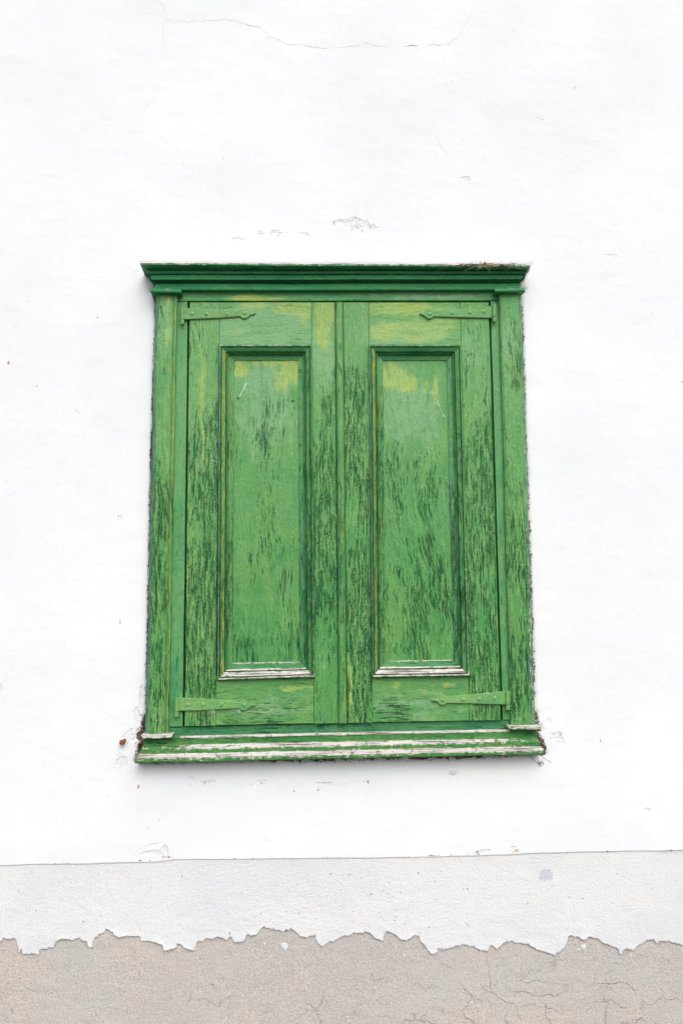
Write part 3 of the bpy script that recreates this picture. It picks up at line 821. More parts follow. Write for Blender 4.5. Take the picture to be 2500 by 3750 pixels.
# islands of whitewash left on the bare render
def flake(cx, cy, r, k):
    rr = np.random.default_rng(500 + k)
    n = 14
    c = P(cx, cy, -0.0026)
    ys = float(bare_y(np.array([c[0]]), np.array([c[2]]))[0])
    vs = []; fs = []
    rad = [r * MM * rr.uniform(0.55, 1.15) for _ in range(n)]
    for j in range(n):
        a = 2 * math.pi * j / n
        vs.append((c[0] + rad[j] * math.cos(a), ys + 0.001, c[2] + rad[j] * math.sin(a) * 1.15))
    for j in range(n):
        a = 2 * math.pi * j / n
        vs.append((c[0] + rad[j] * .93 * math.cos(a), ys - 0.0022, c[2] + rad[j] * .93 * math.sin(a) * 1.15))
    vs.append((c[0], ys - 0.0028, c[2]))
    for j in range(n):
        fs.append((j, (j + 1) % n, n + (j + 1) % n, n + j)); fs.append((n + j, n + (j + 1) % n, 2 * n))
    mesh_obj('whitewash_flake', vs, fs, M_band, wall)


for k, (cx, cy, r) in enumerate([(1043, 3468, 12), (320, 3450, 3), (705, 3470, 4), (1480, 3500, 4), (1760, 3492, 3), (2310, 3500, 4), (590, 3440, 3), (969, 3457, 5), (2137, 3470, 10), (1030, 3462, 4), (2120, 3478, 5), (2060, 3535, 3)]):
    flake(cx, cy, r, k)


# cracks: narrow open fissures, jagged polylines of small width lying in the surface
def crack(name, pts, w0, mat, surf, parent, taper=True, jit=3.0, seed=0):
    rr = np.random.default_rng(900 + seed)
    pl = [np.array(p, float) for p in pts]
    for _ in range(3):
        q = [pl[0]]
        for a, b in zip(pl[:-1], pl[1:]):
            L = np.hypot(*(b - a)); nrm = np.array([-(b - a)[1], (b - a)[0]]) / max(L, 1e-6)
            q += [(a + b) / 2 + nrm * rr.normal(0, 1) * min(jit, L * 0.10), b]
        pl = q
    n = len(pl); vs = []; fs = []
    for i, p in enumerate(pl):
        t = pl[min(i + 1, n - 1)] - pl[max(i - 1, 0)]; t = t / max(np.hypot(*t), 1e-6)
        nr = np.array([-t[1], t[0]])
        wd = w0 * (math.sin(math.pi * min(max(i / (n - 1), .04), .96)) ** 0.4 if taper else 1) * rr.uniform(0.35, 1.25)
        for s in (-0.5, 0.5):
            c = P(*(p + nr * wd * s), 0.0)
            yy = surf(c[0], c[2]) - 0.0005
            vs.append((c[0], yy, c[2]))
    for i in range(n - 1):
        fs.append((2 * i, 2 * i + 1, 2 * i + 3, 2 * i + 2))
    return mesh_obj(name, vs, fs, mat, parent, smooth=False)


s_wall = lambda x, z: -float(wall_h(np.array([x]), np.array([z]))[0])
s_bare = lambda x, z: float(bare_y(np.array([x]), np.array([z]))[0])
WC = [([(578, 0), (600, 25), (609, 68)], 1.3), ([(609, 68), (640, 82), (700, 79), (755, 73), (815, 68), (880, 83), (950, 100), (1000, 138), (1060, 164), (1120, 169), (1190, 178), (1240, 172)], 1.9),
      ([(1240, 172), (1300, 170), (1345, 158), (1380, 168), (1420, 168)], 1.4), ([(1482, 172), (1510, 166), (1530, 168)], 2.2), ([(1566, 165), (1610, 166), (1640, 162), (1665, 142), (1685, 125)], 2.0),
      ([(1685, 125), (1715, 70), (1755, 0)], 1.0), ([(609, 68), (597, 100), (602, 170)], 1.4), ([(568, 345), (545, 380), (520, 415)], 1.0), ([(498, 205), (525, 195), (545, 188)], 1.0),
      ([(465, 490), (510, 485), (548, 494)], 1.0), ([(1192, 935), (1200, 960), (1206, 963)], 2.0), ([(1204, 887), (1192, 935)], 1.1), ([(1315, 890), (1345, 912), (1372, 960)], 1.1),
      ([(1558, 470), (1610, 525), (1650, 590)], 0.8), ([(590, 888), (597, 930), (604, 960)], 1.1), ([(1850, 85), (1890, 120), (1912, 160)], 0.8),
      ([(1980, 2762), (1992, 2778), (2008, 2788), (2022, 2792)], 2.6), ([(512, 2612), (522, 2618), (530, 2630)], 3.0),
      ([(1942, 420), (1965, 432), (1987, 438)], 1.0), ([(1220, 808), (1245, 806), (1262, 812), (1280, 797), (1300, 797), (1320, 826), (1345, 820), (1370, 830), (1380, 842)], 1.6),
      ([(990, 837), (1005, 850), (1022, 862)], 1.5), ([(1022, 851), (1045, 849), (1060, 853)], 1.1), ([(500, 3118), (540, 3095), (572, 3088), (595, 3082)], 1.8), ([(592, 3078), (605, 3100), (625, 3135)], 1.3),
      ([(480, 1010), (495, 992), (515, 985)], 1.2), ([(1185, 2865), (1230, 2872), (1270, 2868), (1320, 2866)], 1.0), ([(700, 2852), (750, 2858), (790, 2850)], 1.0), ([(540, 2700 - 115), (515, 2530), (522, 2480), (530, 2455)], 1.6),
      ([(2010, 2680), (2030, 2700), (2065, 2705)], 1.3), ([(2040, 2710), (2075, 2718)], 1.6)]
for i, (pts, wd) in enumerate(WC):
    crack('plaster_crack', pts, wd * 0.75, M_crack_d if wd > 2.1 else M_crack, s_wall, wall, seed=i)
kz = lambda lst, ox: [(ox + a * K, 2950 + b * K) for a, b in lst]
BC = [(kz([(745, 838), (790, 860), (860, 862), (940, 872), (1010, 862), (1060, 845)], 1250), 2.6), (kz([(670, 665), (678, 760), (690, 860), (730, 890), (795, 915), (810, 960), (830, 1000)], 1250), 2.0),
      (kz([(545, 815), (570, 850), (600, 885), (635, 895), (660, 940)], 1250), 2.6), (kz([(1130, 835), (1190, 820), (1250, 822), (1310, 820), (1340, 850), (1370, 845)], 1250), 2.6),
      (kz([(1150, 905), (1200, 905), (1245, 895), (1280, 930), (1330, 935)], 1250), 2.2), (kz([(1470, 840), (1475, 880), (1440, 910), (1400, 918), (1378, 890)], 1250), 2.6), (kz([(1475, 880), (1510, 895), (1568, 905)], 1250), 2.2),
      (kz([(810, 940), (860, 918), (920, 930), (980, 940), (1015, 960)], 1250), 2.2), (kz([(0, 990), (60, 985), (75, 920), (110, 905)], 1250), 1.6), (kz([(160, 965), (210, 970), (240, 985)], 1250), 1.8),
      (kz([(480, 955), (520, 965), (535, 985)], 1250), 2.0), (kz([(875, 855), (876, 893), (850, 925)], 0), 2.4), (kz([(876, 897), (950, 897), (975, 910), (1010, 925), (1050, 885), (1090, 882)], 0), 2.2),
      (kz([(730, 893), (790, 890), (770, 880)], 0), 1.4), (kz([(1350, 990), (1430, 945), (1500, 950)], 0), 1.4), (kz([(1055, 430), (1056, 500), (1062, 610)], 0), 1.2), (kz([(330, 835), (350, 815), (385, 845), (420, 825), (450, 835)], 1250), 1.5),
      (kz([(810, 810), (850, 790), (880, 765), (960, 745)], 1250), 1.5), (kz([(1330, 985), (1375, 980), (1420, 1000)], 1250), 2.0), (kz([(95, 1000), (130, 985)], 0), 1.4), (kz([(640, 820), (660, 850), (690, 870)], 1250), 1.6),
      (kz([(130, 800), (170, 805), (200, 790)], 1250), 1.3), (kz([(460, 720), (490, 745), (510, 740)], 1250), 1.3), (kz([(1480, 715), (1520, 705), (1568, 700)], 1250), 1.3)]
for i, (pts, wd) in enumerate(BC):
    crack('render_crack', pts, wd * 0.9, M_crack_d, s_bare, wall, seed=100 + i, jit=5)

# mortar joint between frame and plaster
def ring_quad(name, inner, outer, d, mat, parent):
    vs = []; fs = []
    for (a, b) in zip(inner, outer):
        vs.append(P(*a, 0)); vs.append(P(*b, 0))
    V = np.array(vs); V[:, 1] = -d
    n = len(inner)
    for i in range(n):
        j = (i + 1) % n
        fs.append((2 * i, 2 * i + 1, 2 * j + 1, 2 * j))
    return mesh_obj(name, V, fs, mat, parent)


def mortar_strip(pts_in, pts_out, k):
    n = 90; m = 8
    s = np.linspace(0, 1, n)
    A = np.array([P(*p, 0) for p in pts_in]); B = np.array([P(*p, 0) for p in pts_out])
    sa = np.linspace(0, 1, len(A))
    Ai = np.stack([np.interp(s, sa, A[:, c]) for c in range(3)], -1); Bi = np.stack([np.interp(s, sa, B[:, c]) for c in range(3)], -1)
    t = np.linspace(0, 1, m)
    G = Ai[None] * (1 - t[:, None, None]) + Bi[None] * t[:, None, None]
    Xm, Zm = G[..., 0], G[..., 2]
    Ym = 0.007 + 0.005 * fbm(Xm * 90, Zm * 90, 120 + k, 3, 0.7)
    grid_obj('mortar_joint', Xm, Ym, Zm, np.ones((m - 1, n - 1), bool), M_mortar, wall)


mortar_strip([(560, 1060), (545, 2000), (530, 2640), (520, 2800)][::-1] and [(585, 960), (580, 1500), (560, 2200), (545, 2810)], [(520, 960), (535, 1500), (515, 2200), (475, 2810)], 1)
mortar_strip([(1880, 960), (1900, 1500), (1925, 2200), (1940, 2800)], [(1930, 960), (1950, 1500), (1975, 2200), (2012, 2800)], 2)
mortar_strip([(480, 2780), (1250, 2765), (2000, 2740)], [(480, 2815), (1250, 2805), (2010, 2785)], 3)


# crumbs of old mortar wedged in the joint
def crumbs(name, centres, parent, mat, seed):
    rr = np.random.default_rng(seed)
    vs = []; fs = []
    base = np.array([(1, 0, 0), (-1, 0, 0), (0, 1, 0), (0, -1, 0), (0, 0, 1), (0, 0, -1)], float)
    tri = [(0, 2, 4), (2, 1, 4), (1, 3, 4), (3, 0, 4), (2, 0, 5), (1, 2, 5), (3, 1, 5), (0, 3, 5)]
    for (c, r) in centres:
        q = base * r * rr.uniform(0.5, 1.4, (6, 1)) * rr.uniform(0.6, 1.3, (1, 3)) + rr.normal(0, r * .2, (6, 3)) + c
        o = len(vs); vs += q.tolist(); fs += [(a + o, b + o, c_ + o) for a, b, c_ in tri]
    o = mesh_obj(name, vs, fs, mat, parent, smooth=False, face_front=False)
    o['kind'] = 'stuff'
    return o


def along(poly, n, spread, rr, d0=-0.002, d1=0.006):
    out = []
    P_ = np.array(poly, float)
    seg = np.hypot(*(P_[1:] - P_[:-1]).T); cs = np.concatenate([[0], np.cumsum(seg)])
    for _ in range(n):
        s = rr.uniform(0, cs[-1]); i = min(np.searchsorted(cs, s) - 1, len(seg) - 1); i = max(i, 0)
        if vnoise(np.array([s * 0.02]), np.array([P_[0, 0] * .01]), 77)[0] < rr.uniform(-1, 0.4): continue
        p = P_[i] + (P_[i + 1] - P_[i]) * (s - cs[i]) / seg[i] + rr.normal(0, spread, 2)
        d = rr.uniform(d0, d1)
        out.append((P(p[0], p[1], d), rr.uniform(0.0007, 0.0024)))
    return out


rr = np.random.default_rng(5)
cl = along([(569, 1080), (551, 1700), (545, 2000), (533, 2640)], 900, 1.8, rr)
cl += along([(1909, 1080), (1929, 1700), (1945, 2150), (1960, 2650)], 800, 2.2, rr)
cl += along([(514, 2712), (508, 2745), (496, 2780)], 160, 5, rr)
cl += along([(526, 2640), (520, 2670), (515, 2688)], 110, 4, rr)
cl += along([(1970, 2685), (1984, 2715), (1996, 2745)], 180, 3.5, rr)
cl += along([(1936, 985), (1920, 1006), (1908, 1030)], 150, 3.0, rr)
cl += along([(1964, 2620), (1970, 2652)], 60, 4, rr)
cl += along([(530, 985), (545, 1010), (556, 1034)], 120, 2.4, rr)
cl += along([(560, 2797), (1000, 2788), (1500, 2783), (1900, 2770)], 260, 2.5, rr, -0.002, 0.003)
crumbs('mortar_crumbs', cl, wall, M_crumb, 9)
# pits, fly specks and brick splashes in the plaster: tiny ragged grains set into the surface
PITS = [(1222, 815, 7, 9, 9), (953, 853, 6, 6, 7), (1129, 853, 9, 5, 8), (1020, 862, 5, 3, 4), (1165, 2893, 9, 6, 9), (1078, 2897, 9, 3, 7), (960, 2868, 9, 4, 6), (918, 2872, 5, 3, 4),
        (748, 2868, 8, 6, 6), (1655, 2833, 12, 8, 9), (1348, 2865, 7, 8, 6), (440, 2278, 5, 10, 7), (600, 3137, 14, 3, 12), (620, 3139, 14, 3, 12), (515, 3152, 8, 4, 5), (862, 3144, 9, 2, 7),
        (925, 3141, 5, 4, 5), (205, 3163, 5, 2, 4), (235, 3161, 5, 2, 3), (1588, 3133, 26, 2, 18), (1655, 3132, 8, 2, 5), (1748, 3121, 14, 6, 11), (1735, 3129, 30, 4, 8), (2223, 3118, 5, 5, 6),
        (1710, 3127, 4, 2, 3), (1985, 2795, 10, 8, 7), (2105, 322, 3, 7, 5), (1513, 166, 12, 2, 7), (1570, 165, 6, 1, 4), (2497, 1398, 5, 5, 6), (283, 1505, 7, 6, 4), (346, 608, 2, 1, 2),
        (325, 630, 1, 1, 1), (2050, 2690, 5, 9, 5), (1300, 800, 30, 6, 10), (1360, 832, 16, 6, 7), (1305, 835, 30, 12, 9), (360, 1162, 3, 2, 3), (1890, 3119, 9, 6, 6), (508, 2885, 3, 8, 4),
        (60, 1195, 6, 6, 2), (2455, 3112, 10, 2, 5), (690, 2873, 4, 4, 2), (1380, 3420, 6, 3, 2), (842, 3418, 2, 5, 3), (1640, 1435, 1, 1, 1), (1735, 585, 2, 2, 2), (1985, 438, 2, 2, 2),
        (560, 3150, 40, 2, 5), (1250, 3142, 90, 2, 7), (2050, 3122, 80, 2, 5), (1000, 3141, 120, 2, 7), (1470, 3139, 50, 2, 5)]
pl = []
for (cx, cy, rx, ry, n_) in PITS:
    for _ in range(n_):
        px_, py_ = cx + rr.normal(0, rx * .55), cy + rr.normal(0, ry * .55)
        c = P(px_, py_, 0.0)
        pl.append((np.array([c[0], s_wall(c[0], c[2]) - 0.0002, c[2]]), rr.uniform(0.0006, 0.0017)))
for _ in range(210):
    px_, py_ = rr.uniform(-20, 2520), rr.uniform(0, 3110)
    if 480 < px_ < 2010 and 930 < py_ < 2830: continue
    c = P(px_, py_, 0.0)
    pl.append((np.array([c[0], s_wall(c[0], c[2]), c[2]]), 0.00045 + 0.0008 * rr.random() ** 3))
for _ in range(110):
    e = rr.choice([0, 1]); px_ = [rr.uniform(490, 545), rr.uniform(1925, 2010)][e]; py_ = rr.uniform(990, 2790)
    c = P(px_ + (py_ - 1900) * (-.02 if e == 0 else .03), py_, 0.0)
    pl.append((np.array([c[0], s_wall(c[0], c[2]), c[2]]), rr.uniform(0.0004, 0.0009)))
for _ in range(120):
    px_ = rr.uniform(520, 1980); py_ = 2798 - (px_ - 520) * .02 + abs(rr.normal(0, 22))
    c = P(px_, py_, 0.0)
    pl.append((np.array([c[0], s_wall(c[0], c[2]), c[2]]), rr.uniform(0.0004, 0.0011)))
crumbs('plaster_pits', pl, wall, M_crumb, 17)
bs = []; bd = []
def zb_i(x_, z_):
    a_, b_ = np.interp(x_, Xb, zj), np.interp(x_, Xb, ztop)
    t_ = min(1, max(0, (z_ - a_) / (b_ - a_)))
    return 0.0026 - 0.0012 * t_ ** 6 - float(band_h(np.array([x_]), np.array([z_]))[0]) * (1 - t_ ** 5) * (1 - .5 * t_) - 0.0003


for _ in range(330):
    u_ = rr.random()
    px_, py_ = (rr.normal(1330, 190), rr.normal(3330, 70)) if u_ < .55 else (rr.uniform(0, 2500), rr.uniform(3165, 3430))
    if not (3170 < py_ < 3420): continue
    c = P(px_, py_, -0.0026)
    (bs if (u_ < .38 or u_ > .97) else bd).append((np.array([c[0], zb_i(c[0], c[2]) - 0.0001, c[2]]), 0.0007 + 0.0013 * rr.random() ** 2))
crumbs('brick_splashes', bs, wall, M_brick, 18)
crumbs('dark_specks', bd, wall, M_crumb, 19)
rs = []
for (cx, cy, rx, ry, n_) in [(33, 1328, 5, 6, 12), (136, 1413, 3, 3, 5), (508, 2878, 2, 7, 7), (1892, 3112, 8, 3, 7), (2196, 2712, 2, 5, 5), (250, 3162, 4, 2, 4), (320, 3372, 4, 8, 7), (1210, 3138, 60, 2, 5)]:
    for _ in range(n_):
        c = P(cx + rr.normal(0, rx * .5), cy + rr.normal(0, ry * .5), 0.0)
        rs.append((np.array([c[0], s_wall(c[0], c[2]) - (0.0003 if cy < 3200 else -0.0024), c[2]]), rr.uniform(0.0008, 0.0018)))
crumbs('rust_specks', rs, wall, M_orange, 20)
gs = []
for _ in range(90):
    px_, py_ = rr.uniform(0, 2500), rr.uniform(3480, 3750)
    c = P(px_, py_, -0.006)
    gs.append((np.array([c[0], s_bare(c[0], c[2]), c[2]]), 0.0006 + 0.0014 * rr.random() ** 3))
crumbs('dark_specks', gs, wall, M_crumb, 21)

# ------------------------------------------------------------------ the window
BASE = P(1245, 2795, 0.0)
win = empty('shuttered_window', (float(BASE[0]), 0.0, float(BASE[2])))
tag(win, kind='thing')
tag(win, 'closed green panelled window shutters in a weathered timber frame with cornice and sill', 'window')
S = float

# near-black sheet standing in for the unlit void behind the joints
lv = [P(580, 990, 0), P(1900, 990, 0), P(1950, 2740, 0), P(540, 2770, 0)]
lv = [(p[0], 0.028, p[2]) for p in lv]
mesh_obj('void_backing', lv, [(0, 1, 2, 3)], M_dark, win, smooth=False)

# cornice
W = lambda a, b: {'wear_lit': a, 'moss_lit': b}
cor = [((515, 960), (1943, 967), .086, {'wear_lit': .80}), ((513, 962.5), (1943, 970), .091, {'wear_lit': .62}), ((514, 969), (1941, 977), .090, {'wear_lit': .30}),
       ((524, 975), (1933, 983), .078, {}), ((534, 984), (1927, 988), .062, {}), ((539, 991), (1925, 991), .057, {}), ((541, 993), (1924, 993), .063, {'wear_lit': .25}),
       ((543, 1003), (1922, 1003), .059, {}), ((551, 1005), (1916, 1005), .046, {}), ((552, 1007.5), (1914, 1007.5), .055, {'wear_lit': .1}), ((555, 1024), (1912, 1022), .055, {}),
       ((556, 1026), (1911, 1024), .042, {}), ((562, 1032), (1904, 1031), .0385, {}), ((565, 1034), (1903, 1033), .043, {'wear_lit': .2}), ((566, 1037), (1903, 1036), .031, {}),
       ((567, 1039), (1903, 1038), .037, {}), ((568, 1061), (1904, 1060), .037, {}), ((568, 1063), (1904, 1062), .033, {})]
cor = [(a, b, .035 + (d - .035) * .95, *e) for a, b, d, *e in cor]
sweep('cornice', cor, M_cornice, win, n=240, rough=0.0004)
# head rail, foot rail
board_h('head_rail', (646, 1058), (1832, 1056), (646, 1103.5), (1832, 1101.5), .018, M_head, win, n=120)
board_h('foot_rail', (612, 2662), (1876, 2635), (612, 2702), (1876, 2676), .014, M_foot, win, {'wear_lit': .12}, n=120, rough=0.0005)

# pilasters
def pil(rows, ytop, ybot, mat, label):
    R_ = [((a, ytop[0] + (ytop[1] - ytop[0]) * i / (len(rows) - 1)), (b, ybot[0] + (ybot[1] - ybot[0]) * i / (len(rows) - 1)), d, at) for i, (a, b, d, at) in enumerate(rows)]
    return sweep('pilaster', R_, mat, win, n=160, amp=0.0009, rough=0.0003)


up = lambda a, b, c=0.5: (lambda t: a + (b - a) * min(1, max(0, (t - c + .25) * 2)))
pil([(570, 532, .006, {'blue': .7}), (571.5, 534, .024, {'blue': .75, 'wear_lit': .12}), (579, 544, .033, {'blue': .62, 'wear_lit': (.10, .30)}), (583, 549, .0352, {'blue': .0}),
     (633, 600, .0352, {'moss_lit': .15}), (637, 604, .031, {'wear_lit': (.05, .35), 'moss_lit': .5}), (641, 609, .0345, {'moss_lit': (.62, .45), 'wear_lit': (.0, .22)}),
     (648, 616, .0335, {'moss_lit': (.5, .45), 'wear_lit': .0}), (650.5, 619, .024, {'blue': .2})], (1072, 1072), (2692, 2692), M_pil_l, None)
pil([(1824, 1868, .020, {}), (1826, 1870, .029, {'blue': .3}), (1833, 1881, .0345, {'blue': (.35, .25), 'wear_lit': (.0, .25)}), (1837, 1884, .0352, {}), (1894, 1938, .0352, {}),
     (1898, 1943, .032, {'blue': .45, 'wear_lit': (.15, .3)}), (1904, 1953, .028, {'blue': .5, 'wear_lit': (.3, .45)}), (1907, 1958, .020, {'blue': .5, 'wear_lit': .3}), (1908, 1959, .006, {})],
    (1066, 1066), (2660, 2660), M_pil_r, None)
# pilaster caps and feet
sweep('pilaster_cap', [((553, 1058), (661, 1059), .046, {'wear_lit': .45}), ((549, 1060.5), (664, 1062.5), .056, {'wear_lit': .3}), ((550, 1067), (665, 1070), .057, {}), ((554, 1072), (663, 1075), .052, {}), ((561, 1074), (654, 1077), .042, {})], M_cornice, win, n=14)
sweep('pilaster_cap', [((1815, 1055), (1917, 1054), .046, {'wear_lit': .42, 'blue': .3}), ((1811, 1057.5), (1921, 1057.5), .056, {'wear_lit': .3, 'blue': .3}), ((1811, 1066), (1920, 1063), .057, {}), ((1815, 1071), (1916, 1069), .052, {}), ((1822, 1073), (1905, 1073), .042, {})], M_cornice, win, n=14)
sweep('pilaster_foot', [((517, 2690), (634, 2686), .046, {'wear_lit': .8}), ((515, 2692), (634, 2688), .056, {'wear_lit': .85}), ((523, 2700), (628, 2699), .0575, {'wear_lit': .62}), ((524, 2704), (624, 2702), .0575, {'wear_lit': .4}), ((526, 2706), (622, 2704), .045, {})], M_sill, win, n=16, rough=0.0006)
sweep('pilaster_foot', [((1857, 2657), (1975, 2655), .046, {'wear_lit': .7}), ((1859, 2658), (1977, 2658), .056, {'wear_lit': .7}), ((1862, 2666), (1976, 2667), .0575, {'wear_lit': .55}), ((1864, 2671), (1974, 2671), .0575, {'wear_lit': .35}), ((1866, 2673), (1970, 2673), .045, {})], M_sill, win, n=16, rough=0.0006)
# inner frame strips
board_v('frame_strip', (648, 1105), (688.5, 1105), (616, 2661), (670, 2660), .018, M_strip, win, n=100)
board_v('frame_strip', (1793.5, 1103.5), (1828, 1103.5), (1838.5, 2636), (1872, 2634.5), .018, M_strip, win, n=100)
# sill
mid = lambda v, e=.0: (lambda t: e if t < .09 or t > .93 else v)
mid2 = lambda v, e: (lambda t: e + (v - e) * min(1, max(0, (t - .06) * 12)) * min(1, max(0, (.97 - t) * 12)))
sill = [((529, 2699), (1961, 2670), .036, {'wear_lit': mid(.68)}), ((528, 2703), (1961, 2674), .041, {'wear_lit': mid(.72)}), ((528, 2707), (1961, 2678), .040, {'wear_lit': mid(.52)}), ((528, 2709), (1961, 2680), .036, {'wear_lit': .05}),
        ((527, 2727), (1962, 2700), .036, {'wear_lit': .12, 'moss_lit': mid(.35)}), ((525, 2730), (1966, 2704), .040, {'wear_lit': mid2(.72, .28)}), ((518, 2743), (1973, 2712), .049, {'wear_lit': mid2(.74, .42)}), ((515, 2750), (1975, 2717), .052, {'wear_lit': mid2(.48, .2)}),
        ((512, 2753), (1976, 2720), .053, {'wear_lit': .25, 'moss_lit': .2}), ((511, 2761), (1977, 2731), .053, {'wear_lit': .25, 'moss_lit': .45}), ((509, 2763), (1980, 2734), .057, {'wear_lit': .72}), ((500, 2775), (1990, 2745), .064, {'wear_lit': .74}),
        ((497, 2780), (1992, 2750), .066, {'wear_lit': .50}), ((496.5, 2789), (1992, 2757), .067, {'wear_lit': .30}), ((498, 2793), (1990, 2761), .065, {'wear_lit': .2}), ((500, 2794), (1988, 2762), .050, {})]
sill = [(a, b, .036 + (d - .036) * .40, *e) for a, b, d, *e in sill]
sweep('sill', sill, M_sill, win, n=300, rough=0.0005)

# ------------------------------------------------------------------ shutter leaves
bot = lambda x: 2659 - (x - 675) * (22 / 1158)
YT = 1107.5
DL = .022
PROFILE = [(0, .022), (0, .031), (.05, .0365), (.12, .036), (.155, .0265), (.21, .034), (.43, .028), (.47, .0175), (.52, .0245), (.60, .0195), (.64, .0125), (.88, .0095), (.95, .0095), (1.0, .0020)]
W_BOT = [.1, .40, .52, .70, .15, .70, .66, .15, .70, .66, .12, .20, .68, .75]


def leaf(label, m_outer, m_inner, m_top, m_bot, m_panel, hinge_left, sx, mo, mi, stile_in, meet):
    """sx: hinge stile and meeting stile edges (top x, bottom x)"""
    L = empty('shutter', (0, 0, 0), win)
    L['label'] = label
    (a0, a1), (b0, b1), (c0, c1), (d0, d1) = sx      # four upright lines: outer edge, inner edge, inner edge, outer edge
    m1, m2 = (m_outer, m_inner) if hinge_left else (m_inner, m_outer)
    board_v('stile', (a0, YT), (b0, YT), (a1, bot(a1)), (b1, bot(b1)), DL, m1, L, n=150)
    board_v('stile', (c0, YT), (d0, YT), (c1, bot(c1)), (d1, bot(d1)), DL, m2, L, n=150)
    fx = lambda e0, e1, y: e0 + (e1 - e0) * (y - YT) / (2650 - YT)
    board_h('rail', (b0, YT), (c0, YT), (fx(b0, b1, 1275), 1275), (fx(c0, c1, 1275), 1275), DL, m_top, L, n=60)
    yb = 2474
    board_h('rail', (fx(b0, b1, yb), yb), (fx(c0, c1, yb), yb - 6), (b1, bot(b1)), (c1, bot(c1)), DL, m_bot, L, n=60)
    (TL, TR, BL, BR), (tl, tr, bl, br) = mo, mi
    ex = 6
    pv = [(tl[0] - ex, tl[1] - ex), (tr[0] + ex, tr[1] - ex), (bl[0] - ex, bl[1] + ex), (br[0] + ex, br[1] + ex)]
    board_v('panel', *pv, .006, m_panel, L, n=120, back=-0.01, amp=0.0012)
    for side, (A, B, a, b) in dict(top=(TL, TR, tl, tr), bottom=(BL, BR, bl, br), left=(TL, BL, tl, bl), right=(TR, BR, tr, br)).items():
        rows = []
        for i, (t, d) in enumerate(PROFILE):
            at = {}
            if side == 'bottom': at = {'wear_lit': W_BOT[i], 'moss_lit': .25 if W_BOT[i] < .3 else 0}
            if side == 'top': at = {'wear_lit': .55 if i == 2 else (.2 if i in (3,) else 0)}
            if side == 'left':  # slope facing right yellowed, outer lip darkened: side light put into the colour
                if t < .14: at = {'blue': .65, 'wear_lit': (.0, .30)}
                elif .18 < t < .46: at = {'moss_lit': (.60, .62)}
                elif .46 <= t < .52: at = {'wear_lit': (.05, .35)}
                elif .6 < t: at = {'moss_lit': .42}
            if side == 'right':  # slope facing left turned darker teal: shade put into the colour
                if t < .14: at = {'blue': .35, 'wear_lit': (.0, .45) if t > 0.02 else 0}
                elif .6 < t: at = {'blue': .35}
                else: at = {'blue': .2}
            rows.append((lerp2(A, a, t), lerp2(B, b, t), d, at))
        sweep('moulding', rows, M_mould_h if side in ('top', 'bottom') else M_mould_v, L, n=60 if side in ('top', 'bottom') else 160, back=-0.005, rough=0.00025, amp=0.0005)
    return L


leafL = leaf('left shutter leaf with the round meeting bead on its right edge', M_stile_l1, M_stile_l2, M_rail_tl, M_rail_b, M_panel_l, True,
             [(694, 675.5), (805, 792), (1139.5, 1149), (1227, 1239)],
             ((801, 1261), (1142, 1261), (795, 2491), (1153, 2481)), ((859, 1321), (1090, 1321), (855, 2425), (1096, 2422)), None, None)
leafR = leaf('right shutter leaf with yellowed paint across its top rail', M_stile_r2, M_stile_r1, M_rail_tr, M_rail_b, M_panel_r, False,
             [(1256, 1270.5), (1351.5, 1364), (1683.5, 1717), (1789, 1833.5)],
             ((1350, 1261), (1689, 1261), (1362, 2481), (1719, 2476)), ((1403, 1321), (1632, 1321), (1412, 2418), (1658, 2415)), None, None)
# meeting bead
rows = []
for k in range(9):
    a = math.pi * k / 8
    t = (1 - math.cos(a)) / 2
    rows.append(((1227 + 29 * t, 1106), (1239 + 31 * t, 2650 - 1), .021 + .015 * math.sin(a), {'moss_lit': .55 * max(0, (t - .55)) * 2.0, 'blue': .45 * (t < .3), 'wear_lit': (.0, .26 * (t > .6))}))  # bead yellowed right, blued left: light from the right put into the colour
sweep('meeting_bead', rows, M_stile_l2, leafL, n=150)

# nails and scratches on the panels
def dome(name, px, py, d, r, hgt_, mat, parent, seg=12):
    c = P(px, py, d); vs = []; fs = []
    rings = 3
    for i in range(rings):
        a = math.pi / 2 * i / rings
        for j in range(seg):
            b = 2 * math.pi * j / seg
            vs.append((c[0] + r * math.cos(a) * math.cos(b), -d - hgt_ * math.sin(a) + (0.001 if i == 0 else 0), c[2] + r * math.cos(a) * math.sin(b)))
    vs.append((c[0], -d - hgt_, c[2]))
    for i in range(rings - 1):
        for j in range(seg):
            fs.append((i * seg + j, i * seg + (j + 1) % seg, (i + 1) * seg + (j + 1) % seg, (i + 1) * seg + j))
    for j in range(seg): fs.append(((rings - 1) * seg + j, (rings - 1) * seg + (j + 1) % seg, rings * seg))
    return mesh_obj(name, vs, fs, mat, parent)


for (px, py, pr) in [(872, 1457, leafL), (1072, 1467, leafL)]:
    dome('nail', px, py, .006, 5.2 * MM, .0035, M_nail, pr)
for (px, py, pr, d) in [(781, 1230, leafL, .022), (1202, 1188, leafL, .022), (1645, 1204, leafR, .022), (889, 2089, leafL, .006), (1046, 2092, leafL, .006), (885, 2312, leafL, .006), (1038, 2312, leafL, .006), (768, 2511, leafL, .022)]:
    dome('nail', px, py, d, 3.0 * MM, .0016, M_nail, pr, 8)
for (px, py) in [(588, 1145), (626, 1131), (545, 2676), (596, 2673)]:
    dome('nail', px, py, .0352, 3.0 * MM, .0015, M_nail, win, 8)
dome('nail', 1895, 2614, .0352, 3.0 * MM, .0015, M_nail, win, 8)


